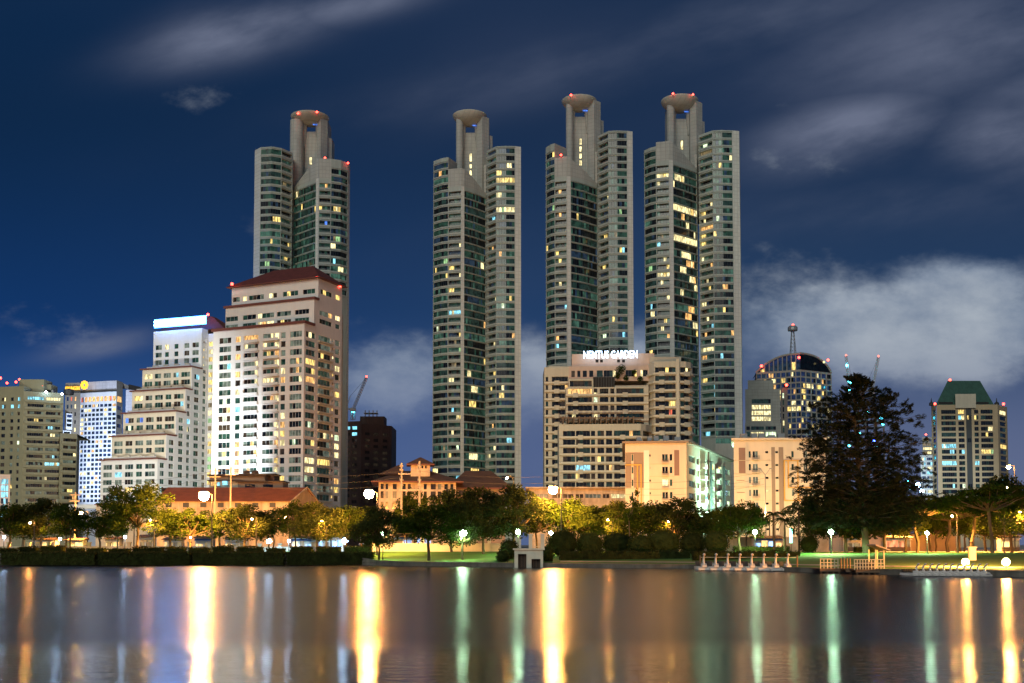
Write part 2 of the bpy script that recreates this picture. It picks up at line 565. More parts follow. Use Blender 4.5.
def wall_grid(mb, F_, z0, z1, ops, mat, depth=.35, rmat=None):
    """wall with true openings; ops = [(u0,u1,v0,v1)]"""
    us = sorted(set([0, F_.L] + F_.u + [round(q, 4) for o in ops for q in o[:2]]))
    vs = sorted(set([z0, z1] + [round(q, 4) for o in ops for q in o[2:4]]))
    uu = [us[0]]
    for u in us[1:]:
        if u - uu[-1] > .004: uu.append(u)
    vv = [vs[0]]
    for v in vs[1:]:
        if v - vv[-1] > .004: vv.append(v)
    brk = set(range(len(uu)))
    P = {u: F_.pt(u) for u in uu}
    # row by row, with runs merged except over polyline corners
    corner = [any(abs(u - c) < .005 for c in F_.u) for u in uu]
    for j in range(len(vv) - 1):
        zm = (vv[j] + vv[j + 1]) / 2
        row = [o for o in ops if o[2] < zm < o[3]]
        i = 0
        while i < len(uu) - 1:
            um = (uu[i] + uu[i + 1]) / 2
            if any(o[0] < um < o[1] for o in row): i += 1; continue
            k = i + 1
            while k < len(uu) - 1 and not corner[k] and not any(o[0] < (uu[k] + uu[k + 1]) / 2 < o[1] for o in row): k += 1
            a, b = P[uu[i]], P[uu[k]]
            mb.quad((a.x, a.y, vv[j]), (b.x, b.y, vv[j]), (b.x, b.y, vv[j + 1]), (a.x, a.y, vv[j + 1]), mat)
            i = k
    rm = rmat or mat
    for (u0, u1, v0, v1) in [o[:4] for o in ops]:
        bs = F_.breaks(u0, u1)
        for a, b in zip(bs[:-1], bs[1:]):
            A, B_, Ai, Bi = F_.pt(a), F_.pt(b), F_.pt(a, -depth), F_.pt(b, -depth)
            mb.quad((A.x, A.y, v0), (Ai.x, Ai.y, v0), (Bi.x, Bi.y, v0), (B_.x, B_.y, v0), rm)
            mb.quad((A.x, A.y, v1), (B_.x, B_.y, v1), (Bi.x, Bi.y, v1), (Ai.x, Ai.y, v1), rm)
        for u, fl in ((u0, 0), (u1, 1)):
            A, Ai = F_.pt(u), F_.pt(u, -depth)
            q = [(A.x, A.y, v0), (A.x, A.y, v1), (Ai.x, Ai.y, v1), (Ai.x, Ai.y, v0)]
            if fl: q.reverse()
            mb.quad(*q, rm)


DARK_T = ['glass_a'] * 3 + ['glass_b'] * 3 + ['glass_c'] * 3 + ['glass_d'] + ['glass_e']
LIT_T = ['lit_yellow'] * 4 + ['lit_pale'] * 4 + ['lit_warm'] * 2 + ['lit_white', 'lit_cyan', 'lit_green', 'lit_dim', 'lit_dim']


WINS = []


class Wins:
    def __init__(s, parent, dark=DARK_T, lit=LIT_T, p=.06, frame='frame_dark', whole=.3, name='window'):
        WINS.append(s); s.finished = False
        s.parent = parent; s.dark = dark; s.lit = lit; s.p = p; s.frame = frame; s.items = []; s.whole = whole; s.name = name

    def add(s, F_, u0, u1, v0, v1, n, depth=.35, lit=None, mull=.12, rail=False):
        mb = MB()
        c = F_.pt((u0 + u1) / 2); px, py = pix((c.x, c.y, (v0 + v1) / 2))
        p, mats = s.p, s.lit
        for h in HOT:
            if h[0] <= px <= h[1] and h[2] <= py <= h[3]:
                p = h[4]; mats = h[5] if len(h) > 5 and h[5] else s.lit
        if lit is not None: p = 1; mats = [lit]
        on = R.random() < p
        lm = R.choice(mats); dm = R.choice(s.dark)
        whole = R.random() < s.whole or lit is not None
        a0 = R.randrange(n) if n else 0; a1 = a0 + 1 + R.randrange(max(1, int(n / 2.5)))
        e = depth - .03
        for k in range(n):
            ua = u0 + (u1 - u0) * k / n; ub = u0 + (u1 - u0) * (k + 1) / n
            m = dm if R.random() < .6 else R.choice(s.dark)
            if on and (whole or a0 <= k < a1): m = lm if R.random() < .88 else R.choice(mats)
            bs = F_.breaks(ua, ub)
            for a, b in zip(bs[:-1], bs[1:]):
                A, B_ = F_.pt(a, -e), F_.pt(b, -e)
                mb.quad((A.x, A.y, v0), (B_.x, B_.y, v0), (B_.x, B_.y, v1), (A.x, A.y, v1), m)
            if k:
                A, B_ = F_.pt(ua - mull / 2, -e + .08), F_.pt(ua + mull / 2, -e + .08)
                mb.quad((A.x, A.y, v0), (B_.x, B_.y, v0), (B_.x, B_.y, v1), (A.x, A.y, v1), s.frame)
        d = c.length
        s.items.append(((u1 - u0) * (v1 - v0) / (d * d), mb))

    def done(s, cap=100):
        if s.finished: return
        s.finished = True
        s.items.sort(key=lambda q: -q[0])
        for _, mb in s.items[:cap]: mb.build(s.name, s.parent)
        if len(s.items) > cap:
            big = MB()
            for _, mb in s.items[cap:]:
                o = len(big.v); big.v += mb.v
                for f, m in zip(mb.f, mb.m): big.f.append(tuple(o + q for q in f)); big.m.append(big.mi(mb.mats[m]))
            o = big.build(s.name, s.parent); o['kind'] = 'stuff'


def hit(O, D, px, py=430):
    a = sl(px, py)
    return (a * O[1] - O[0]) / (D[0] - a * D[1])


def beacon(parent, p, r=.8, mat='red_beacon'):
    r *= .75
    mb = MB(); mb.tube((p[0], p[1], p[2] - 1.4), (p[0], p[1], p[2] - r * .6), .12, .12, 'dark_metal', 6); mb.ball(p, r, mat, 8)
    return mb.build('beacon', parent)


def text_part(name, txt, parent, p0, dirx, width, height, mat, extr=.15):
    cu = bpy.data.curves.new(name, 'FONT'); cu.body = txt; cu.size = 1; cu.extrude = .02; cu.offset = .008; cu.resolution_u = 2
    ob = bpy.data.objects.new(name, cu); COL.objects.link(ob)
    bpy.context.view_layer.update()
    dg = bpy.context.evaluated_depsgraph_get()
    me = bpy.data.meshes.new_from_object(ob.evaluated_get(dg))
    bpy.data.objects.remove(ob)
    xs = [v.co.x for v in me.vertices]; ys = [v.co.y for v in me.vertices]
    x0, x1, y0, y1 = min(xs), max(xs), min(ys), max(ys)
    d = Vector((dirx[0], dirx[1], 0)).normalized(); nrm = Vector((d.y, -d.x, 0))
    o0 = ORG[parent.name]
    for v in me.vertices:
        a = (v.co.x - x0) / (x1 - x0) * width; b = (v.co.y - y0) / (y1 - y0) * height; e = v.co.z / .02 * extr
        q = Vector(p0) + d * a + Vector((0, 0, b)) + nrm * e
        v.co = q - o0
    me.materials.clear(); me.materials.append(MATS[mat])
    o = bpy.data.objects.new(name, me); COL.objects.link(o); o.parent = parent; ORG[o.name] = o0
    return o


# ------------------------------------------------------------------ terrain and water
SHORE = [(-3.0, 215), (-.75, 196), (sl(0), 192), (sl(365), 189), (sl(400), 184), (sl(515), 172), (sl(600), 168), (sl(690), 162), (sl(800), 142), (sl(900), 128), (sl(1024), 119), (.75, 112), (3.0, 100)]


def lerp_tab(t, x):
    if x <= t[0][0]: return t[0][1]
    for (a, b), (c, d) in zip(t[:-1], t[1:]):
        if x <= c: return b + (d - b) * (x - a) / (c - a)
    return t[-1][1]


def shore(x, y): return lerp_tab(SHORE, x / max(y, 1))


def bank_h(s): return lerp_tab([(sl(0), 2.0), (sl(340), 1.9), (sl(385), .75), (sl(520), .7), (sl(800), .6), (sl(1024), .75)], s)


def gz(x, y):
    s = x / max(y, 1); d = y - lerp_tab(SHORE, s); b = bank_h(s)
    return lerp_tab([(0, b), (6, b + .05), (18, max(b + .1, 1.1)), (45, 2.1), (5000, 2.1)], d)


def make_ground():
    mb = MB()
    ss = [-3, -1.5, -.9, -.6] + [-.5 + i * .02 for i in range(51)] + [.6, .9, 1.5, 3]
    ds = [0, 1.2, 3, 6, 10, 14, 18, 24, 30, 37, 45, 60, 90, 150, 400, 1500, 6000, 15000]
    idx = {}
    for i, s in enumerate(ss):
        for j, d in enumerate([-1] + ds):
            y = lerp_tab(SHORE, s) + max(d, 0)
            z = gz(s * y, y) if d >= 0 else -2
            if d >= 400: z = 2.1
            idx[i, j] = len(mb.v); mb.v.append((s * y, y, z))
    for i in range(len(ss) - 1):
        for j in range(len(ds)):
            m = 'quay_stone' if j <= 1 else 'lawn'
            if j >= 13: m = 'paving'
            mb.f.append((idx[i, j], idx[i + 1, j], idx[i + 1, j + 1], idx[i, j + 1])); mb.m.append(mb.mi(m))
    structure(mb, 'ground')
    mb = MB()
    mb.quad((-15000, -300, 0), (15000, -300, 0), (15000, 600, 0), (-15000, 600, 0), 'lake_water')
    structure(mb, 'lake_water')
    mb = MB()
    for i in range(60):   # lakeside path, draped over the lawn
        s0 = sl(560) + (sl(1040) - sl(560)) * i / 60; s1 = sl(560) + (sl(1040) - sl(560)) * (i + 1) / 60
        q = []
        for s, d in ((s0, 8), (s1, 8), (s1, 10.6), (s0, 10.6)):
            y = lerp_tab(SHORE, s) + d; q.append((s * y, y, gz(s * y, y) + .03))
        mb.quad(*q, 'paving')
    structure(mb, 'path')
    mb = MB()
    mb.box((0, 262, 2.115), (900, 13, .05), 'asphalt'); structure(mb, 'road')
    mb = MB(); mb.box((0, 254.4, 2.18), (900, 2.2, .16), 'paving'); structure(mb, 'pavement')
    mb = MB()
    for k in range(-60, 60): mb.box((k * 7.0, 262, 2.146), (2.6, .14, .004), 'white_paint')
    structure(mb, 'road_markings')


make_ground()

# ------------------------------------------------------------------ the four twin-wing towers
ALL_T = []


def path_px(lst, Y):
    return [(sl(px, 300) * (Y + d), Y + d) for px, d in lst]


def tower(name_label, Y, left, right, ltop, rtop, slope, core, beacons, base_py=None, fh=3.5, mirror=False):
    """left/right: list of bays (kind, [(px,d),...]); slope: which side carries the slanted parapet"""
    x0 = sl(left[0][1][0][0], 300) * Y; x1 = sl(right[-1][1][-1][0], 300) * Y
    root = thing('residential_tower', name_label, 'skyscraper', ((x0 + x1) / 2, Y + 15, 2.1), 'four matching residential towers')
    W_ = Wins(root, p=.15, whole=.07, dark=['glass_a'] * 4 + ['glass_b'] * 3 + ['glass_c'] * 4 + ['glass_d', 'glass_e'])
    walls = MB(); bal = []
    D = Y + 34

    def wing(bays, ztop, zl=None, off=2.2):
        """ztop: top; zl: {bay index: (zleft,zright)} slanted parapet, its wall grid stops at min"""
        outline = []
        for bi, (kind, pts) in enumerate(bays):
            P = path_px(pts, Y)
            outline += P if not outline else P[1:]
        zz = min([ztop] + ([min(v) for v in zl.values()] if zl else []))
        nfl = int((zz - 3.0) / fh)
        for bi, (kind, pts) in enumerate(bays):
            P = path_px(pts, Y); Fc = Face(P); zt = zz
            hi_ = zl and kind == 'ribbon' and bi not in zl
            if hi_: zt = ztop
            ops = []
            if kind == 'pier' or kind == 'side':
                wall_grid(walls, Fc, 2.1, zt, [], 'tower_fin')
            else:
                mg = .18
                kup = int((zt - 1.2 - (zz - off)) / fh) if hi_ else 0
                for k in range(-kup, nfl):
                    z = zz - off - k * fh
                    lo, hi = (z - 2.3, z) if kind != 'balcony' else (z - 2.45, z - .05)
                    if kind == 'glass': lo, hi = z - 2.85, z
                    if lo < 6: break
                    if py_hidden(Fc, lo): continue
                    u0, u1 = mg, Fc.L - mg
                    dep = .3 if kind != 'balcony' else 1.5
                    ops.append((u0, u1, lo, hi))
                    n = max(2, int((u1 - u0) / 1.1))
                    W_.add(Fc, u0, u1, lo, hi, n, depth=dep)
                    if kind == 'balcony':
                        mb = MB()
                        A, B_ = Fc.pt(u0 - .2, .25), Fc.pt(u1 + .2, .25); A2, B2 = Fc.pt(u0 - .2, -.2), Fc.pt(u1 + .2, -.2)
                        mb.prism([A, B_, B2, A2], lo - .55, lo + .35, 'tower_band')
                        # metal handrail
                        mb.prism([A, B_, Fc.pt(u1 + .2, .17), Fc.pt(u0 - .2, .17)], lo + .72, lo + .8, 'steel')
                        bal.append(mb)
                wall_grid(walls, Fc, 2.1, zt, ops, 'tower_band', depth=.3 if kind != 'balcony' else 1.5)
                if kind == 'ribbon' or kind == 'glass':   # slab edges proud of the glass
                    for k in range(-kup, nfl):
                        z = zz - off - k * fh + (.6 if kind == 'ribbon' else .38)
                        if py_hidden(Fc, z): continue
                        bs = Fc.breaks(0, Fc.L)
                        for a, b in zip(bs[:-1], bs[1:]):
                            A, B_, A2, B2 = Fc.pt(a, .28), Fc.pt(b, .28), Fc.pt(a, 0), Fc.pt(b, 0)
                            walls.prism([A, B_, B2, A2], z - .13, z + .13, 'tower_band')
        # roof / closing walls
        full = outline + [(outline[-1][0] * D / outline[-1][1], D), (outline[0][0] * D / outline[0][1], D)]
        n = len(outline)
        for i in (n - 1, n, n + 1):
            a = full[i]; b = full[(i + 1) % len(full)]
            walls.quad((a[0], a[1], 2.1), (b[0], b[1], 2.1), (b[0], b[1], zz), (a[0], a[1], zz), 'tower_panel')
        walls.poly([(p[0], p[1], zz - .05) for p in full], 'tower_panel')
        # parapets above zz
        for bi, (kind, pts) in enumerate(bays):
            P = path_px(pts, Y); Fc = Face(P)
            za, zb = (ztop, ztop) if not (zl and bi in zl) else zl[bi]
            if max(za, zb) <= zz + .1: continue
            if kind == 'ribbon' and zl and bi not in zl:
                A, B_, A2, B2 = Fc.pt(0), Fc.pt(Fc.L), Fc.pt(0, -9), Fc.pt(Fc.L, -9)
                walls.prism([Fc.pt(.05, -1.5), Fc.pt(Fc.L - .05, -1.5), B2, A2], zz - .02, ztop - .05, 'tower_panel')
                walls.quad((*A, zz), (*A2, zz), (*A2, ztop), (*A, ztop), 'tower_panel'); walls.quad((*B_, zz), (*B2, zz), (*B2, ztop), (*B_, ztop), 'tower_panel')
                walls.poly([(*Fc.pt(u), ztop) for u in Fc.u] + [(*B2, ztop), (*A2, ztop)], 'tower_panel')
                continue
            for a, b in zip(Fc.u[:-1], Fc.u[1:]):
                A, B_, A2, B2 = Fc.pt(a), Fc.pt(b), Fc.pt(a, -1.0), Fc.pt(b, -1.0)
                h0 = za + (zb - za) * a / Fc.L; h1 = za + (zb - za) * b / Fc.L
                lowz = zz if (zl and bi in zl) else zz
                walls.prism([A, B_, B2, A2], [lowz - .02] * 4, [max(h0, lowz + .05), max(h1, lowz + .05), max(h1, lowz + .05), max(h0, lowz + .05)], 'tower_panel')
        return zz

    def py_hidden(Fc, z):
        c = Fc.pt(Fc.L / 2); return base_py is not None and pix((c.x, c.y, z))[1] > base_py
    zL = wing(left, zat(ltop[0], Y), {i: (zat(a, Y), zat(b, Y)) for i, a, b in ltop[1]} if len(ltop) > 1 else None, off=2.2 if len(ltop) > 1 else 1.1)
    zR = wing(right, zat(rtop[0], Y), {i: (zat(a, Y), zat(b, Y)) for i, a, b in rtop[1]} if len(rtop) > 1 else None, off=2.2 if len(rtop) > 1 else 1.1)
    walls.build('wall', root)
    # service core behind the wings
    cx0, cxp0, cxp1, cx1, ptop, pantop, cd_ = core[:7]
    Yc = Y + 20
    X = lambda px: sl(px, 150) * Yc
    zb = min(zL, zR) - 20; zt = zat(ptop, Yc)
    m = MB()
    wl = X(cxp0) - X(cx0)
    m.lathe((X(cx0) + wl / 2, Yc, 0), [(wl / 2, zb), (wl / 2, zt), (.01, zt)], 'tower_panel', 20)
    m.box(((X(cx0) + X(cxp0)) / 2 + .3, Yc + 5, (zb + zt - .2) / 2), (wl * .86, 9.5, zt - zb - .2), 'tower_panel')
    wr = X(cx1) - X(cxp1)
    m.prism([(X(cxp1), Yc), (X(cxp1) + wr * .45, Yc - 2.2), (X(cx1), Yc + 1), (X(cx1), Yc + 12), (X(cxp1), Yc + 12)], zb, zt + .8, 'tower_panel')
    m.prism([(X(cx1), Yc + 3), (X(cx1) + 1.6, Yc + 4), (X(cx1) + 1.6, Yc + 12), (X(cx1), Yc + 12)], zb, zt - 7, 'tower_panel')
    m.build('core_pillars', root)
    m = MB(); zp = zat(pantop, Yc)
    m.box(((X(cxp0) + X(cxp1)) / 2, Yc + 4, (zb + zp) / 2), (X(cxp1) - X(cxp0), 1.2, zp - zb), 'tower_panel')
    m.build('core_panel', root)
    # lit slot windows in the panel
    for (sx, sy0, sy1) in core[7]:
        q = MB(); z0, z1 = zat(sy1, Yc), zat(sy0, Yc)
        q.box((X(sx), Yc + 3.36, (z0 + z1) / 2), (1.1, .12, z1 - z0), 'lit_pale')
        q.box((X(sx), Yc + 3.38, (z0 + z1) / 2), (1.5, .1, z1 - z0 + .4), 'frame_dark')
        q.build('slot_window', root)
    # bowl-shaped crown
    dc, dr, dy0, dy1 = cd_
    xr = (X(dc + dr) - X(dc)); ztop_, zbot = zat(dy0, Yc), zat(dy1, Yc); h = ztop_ - zbot
    m = MB()
    m.lathe((X(dc), Yc + 2, zbot), [(.05, 0), (xr * .34, h * .06), (xr * .60, h * .19), (xr * .80, h * .40), (xr * .93, h * .64), (xr, h * .86), (xr * 1.01, h * .97), (xr * .97, h), (xr * .9, h * .94), (xr * .3, h * .7), (.05, h * .66)], 'bowl_panel', 32)
    m.build('bowl', root, smooth=True)
    # struts under the bowl
    m = MB()
    for sx in (cxp0 - 1.0, cxp1 + 1.0):
        m.tube((X(sx), Yc + 3.5, zp - 8), (X(sx) * .8 + X(dc) * .2, Yc + 3, zbot + h * .5), 1.0, 1.3, 'tower_panel', 10)
    m.build('bowl_strut', root)
    q = MB(); q.box((X(cxp1 - 2.5), Yc + 1.5, zbot - .2), (2.2, .3, .4), 'lit_blue'); q.build('light_strip', root)
    for mb in bal[:100]: mb.build('balcony', root)
    if len(bal) > 100:
        big = MB()
        for mb in bal[100:]:
            o = len(big.v); big.v += mb.v
            for f, mm in zip(mb.f, mb.m): big.f.append(tuple(o + q for q in f)); big.m.append(big.mi(mb.mats[mm]))
        big.build('balcony', root)['kind'] = 'stuff'
    W_.done()
    for bx, by, dd in beacons:
        p = at(bx, by, Y + dd); beacon(root, p, .62)
    return root


wall_mat('bowl_panel', (.52, .49, .40), joint=(2.6, 3.0, .1))
WARM = ['lit_yellow', 'lit_pale', 'lit_pale', 'lit_warm']
HOT += [(331, 347, 205, 216, 1, ['lit_pale', 'lit_yellow']), (330, 347, 228, 262, .3, None), (294, 314, 210, 220, .8, ['lit_yellow']), (279, 292, 236, 275, .5, ['lit_yellow', 'lit_white']), (314, 331, 205, 225, .5, ['lit_yellow', 'lit_blue']),
        (433, 448, 152, 160, .8, ['lit_warm', 'lit_red']), (433, 448, 160, 183, .5, ['lit_yellow', 'lit_warm']), (494, 516, 163, 180, 1, ['lit_pale', 'lit_yellow']), (486, 495, 158, 166, 1, ['lit_yellow']),
        (448, 461, 235, 285, .5, WARM), (434, 448, 273, 281, 1, ['lit_yellow']), (463, 486, 252, 272, .4, ['lit_yellow', 'lit_white']), (487, 516, 247, 255, .95, ['lit_warm', 'lit_yellow']), (486, 496, 215, 224, 1, ['lit_cyan']), (486, 496, 256, 263, 1, ['lit_cyan', 'lit_blue']),
        (448, 461, 290, 470, .4, None), (463, 486, 190, 440, .28, WARM), (486, 496, 350, 400, .55, WARM), (486, 496, 440, 460, .9, WARM), (434, 448, 366, 374, .8, WARM), (494, 516, 438, 446, .7, ['lit_cyan', 'lit_pale']),
        (555, 582, 188, 206, .6, ['lit_warm', 'lit_yellow']), (555, 567, 206, 215, .8, ['lit_warm']), (555, 567, 250, 262, 1, ['lit_pale', 'lit_yellow']), (555, 567, 262, 300, .5, WARM), (567, 600, 240, 320, .16, WARM), (598, 608, 240, 270, .4, WARM),
        (656, 671, 173, 190, .95, ['lit_yellow', 'lit_pale']), (674, 698, 173, 192, .8, ['lit_pale', 'lit_yellow']), (674, 698, 205, 256, .95, WARM), (656, 671, 205, 250, .6, None), (701, 715, 200, 250, .95, WARM), (714, 735, 215, 240, .4, ['lit_yellow', 'lit_white']),
        (714, 735, 176, 190, .7, ['lit_blue']), (674, 698, 256, 335, .9, WARM), (656, 671, 256, 340, .5, WARM), (701, 715, 250, 325, .7, WARM), (701, 715, 325, 333, 1, ['lit_cyan']), (701, 715, 333, 385, .55, WARM), (701, 720, 385, 396, 1, ['lit_cyan']), (701, 715, 430, 438, 1, ['lit_cyan'])]

tower('pale green tower behind the red-roofed condominium, leftmost of the four with bowl crowns', 500,
      [('pier', [(253, 5), (259, 1)]), ('ribbon', [(259, 1), (270, 0), (280, 2)]), ('balcony', [(280, 2), (291, 8)]), ('side', [(291, 8), (292, 20)])],
      [('glass', [(292, 15), (303, 8), (315, 1)]), ('pier', [(315, 1), (318, 0)]), ('balcony', [(318, 0), (330, 1)]), ('ribbon', [(330, 1), (340, 3), (347, 7)]), ('pier', [(347, 7), (349, 9)])],
      (146.5,), (158, [(0, 178, 158)]), None,
      (290, 303, 317, 327, 121, 129, (309, 19, 115.5, 123), [(309.5, 155, 162)]),
      [(298, 113.5, 14), (317, 112, 13), (325, 158, 3), (348, 163, 5)], base_py=300)
tower('pale green tower standing alone at the centre left, second of the four with bowl crowns', 505,
      [('ribbon', [(433, 7), (441, 3), (448, 1.5)]), ('balcony', [(448, 1.5), (461, 0)]), ('pier', [(461, 0), (464, .5)]), ('glass', [(464, .5), (474, 5), (486, 12)]), ('side', [(486, 12), (486.5, 24)])],
      [('balcony', [(486.5, 9), (496, 3)]), ('ribbon', [(496, 3), (506, 2.4), (515, 2.8)]), ('pier', [(515, 2.8), (521, 3.6)]), ('side', [(521, 3.6), (521, 20)])],
      (156, [(1, 168, 168), (2, 168, 169), (3, 168, 186)]), (144,), None,
      (456, 463, 477, 489, 119, 130, (469.5, 17, 114, 124), [(470.5, 151, 159), (470.5, 162, 166), (470.5, 168, 173)]),
      [(519, 148, 6)], base_py=492)
tower('pale green tower behind the balconied beige hotel, third of the four with bowl crowns', 487,
      [('ribbon', [(546, 7), (551, 3), (555, 1.5)]), ('balcony', [(555, 1.5), (567, 0)]), ('pier', [(567, 0), (571, .5)]), ('glass', [(571, .5), (584, 5), (598, 12)]), ('side', [(598, 12), (598.5, 24)])],
      [('balcony', [(598.5, 9), (609, 3)]), ('ribbon', [(609, 3), (618, 2.4), (628, 2.8)]), ('pier', [(628, 2.8), (633.5, 3.6)]), ('side', [(633.5, 3.6), (633.5, 20)])],
      (142, [(1, 157, 156), (2, 156, 157), (3, 158, 176)]), (128.5,), None,
      (566, 573, 588, 601, 103, 114, (579.5, 17.5, 99, 109), [(581, 136, 142), (581, 144, 149), (581, 151, 156), (581, 158, 163)]),
      [(571, 95, 13), (561, 155, 0), (631, 147, 5)], base_py=372)
tower('pale green tower with many lit flats, rightmost of the four with bowl crowns', 490,
      [('ribbon', [(645, 7), (651, 3.5), (657, 1.5)]), ('balcony', [(657, 1.5), (670, 0)]), ('pier', [(670, 0), (674, .5)]), ('glass', [(674, .5), (684, 5), (698, 12)]), ('side', [(698, 12), (698.5, 24)])],
      [('balcony', [(700, 9), (714, 3)]), ('ribbon', [(714, 3), (724, 2.4), (734, 2.8)]), ('pier', [(734, 2.8), (741, 3.6)]), ('side', [(741, 3.6), (741.5, 20)])],
      (145, [(1, 141, 141), (2, 141, 142), (3, 142, 160)]), (128,), None,
      (667, 675, 690, 703, 104, 116, (680.5, 18.5, 99, 110), [(683, 138, 147)]),
      [(673, 93.5, 13), (693, 94.5, 13)], base_py=444)

# ------------------------------------------------------------------ generic yawed block buildings


class Frame:
    """footprint frame: O the near corner, L runs left along the front, B runs back along the right side"""
    def __init__(s, px, Y, yaw):
        s.O = Vector((sl(px) * Y, Y)); y = math.radians(yaw)
        s.Ld = Vector((-math.cos(y), math.sin(y))); s.Bd = Vector((math.sin(y), math.cos(y)))

    def P(s, l, b): q = s.O + s.Ld * l + s.Bd * b; return (q.x, q.y)

    def l_of(s, px, b=0, py=430):
        o = s.O + s.Bd * b; return hit(o, s.Ld, px, py)

    def b_of(s, px, l=0, py=430):
        o = s.O + s.Ld * l; return hit(o, s.Bd, px, py)


def block(fr, walls, W_, l0, l1, b0, b1, z0, z1, front=(), side=(), rows=(), srows=None, mat='white_paint', depth=.35, left=False, roof=None):
    """rectangular block; front/side = [(pxa,pxb,panes[,wallopts])] window columns; rows = [(za,zb)]"""
    A, B_, C, D = fr.P(l1, b0), fr.P(l0, b0), fr.P(l0, b1), fr.P(l1, b1)
    if D[0] / D[1] < A[0] / A[1]: D = (A[0] * D[1] / A[1], D[1])
    if not side and C[0] / C[1] > B_[0] / B_[1]: C = (B_[0] * C[1] / B_[1], C[1])
    for P0, P1, cols, rw in ((A, B_, front, rows), (B_, C, side, srows if srows is not None else rows)):
        Fc = Face([P0, P1]); ops = []
        for c in cols:
            pyr = c[4] if len(c) > 4 else 430
            u0, u1 = Fc.ux(c[0], pyr), Fc.ux(c[1], pyr)
            if u1 - u0 < .3: continue
            for (za, zb) in rw:
                if za < z0 + .2 or zb > z1 - .1: continue
                if len(c) > 3 and c[3] and c[3].get('small'): zb2 = zb; za2 = zb - c[3]['small']
                else: za2, zb2 = za, zb
                if len(c) > 3 and c[3] and 'top' in c[3] and zb > c[3]['top']: continue
                ops.append((u0, u1, za2, zb2)); W_.add(Fc, u0, u1, za2, zb2, c[2], depth=depth)
        wall_grid(walls, Fc, z0, z1, ops, mat, depth)
    walls.quad((*C, z0), (*D, z0), (*D, z1), (*C, z1), mat)
    walls.quad((*D, z0), (*A, z0), (*A, z1), (*D, z1), mat)
    walls.poly([(*p, z1) for p in (A, B_, C, D)], roof or mat)


def rows_px(ytop, step, n, h, Y):
    """rows from photograph: first window top, step in px, height in px"""
    r = []
    zt = zat(ytop, Y); ds = step * Y / F; hh = h * Y / F
    for k in range(n): r.append((zt - k * ds - hh, zt - k * ds))
    return r


def band(fr, mb, l0, l1, b0, b1, z0, z1, mat, o=.4, sides='fs'):
    mb.prism([fr.P(l1 + o, b0 - o), fr.P(l0 - o, b0 - o), fr.P(l0 - o, b0), fr.P(l1 + o, b0)], z0, z1, mat)
    if 's' in sides: mb.prism([fr.P(l0, b0), fr.P(l0 - o, b0), fr.P(l0 - o, b1), fr.P(l0, b1)], z0 + .003, z1 - .003, mat)


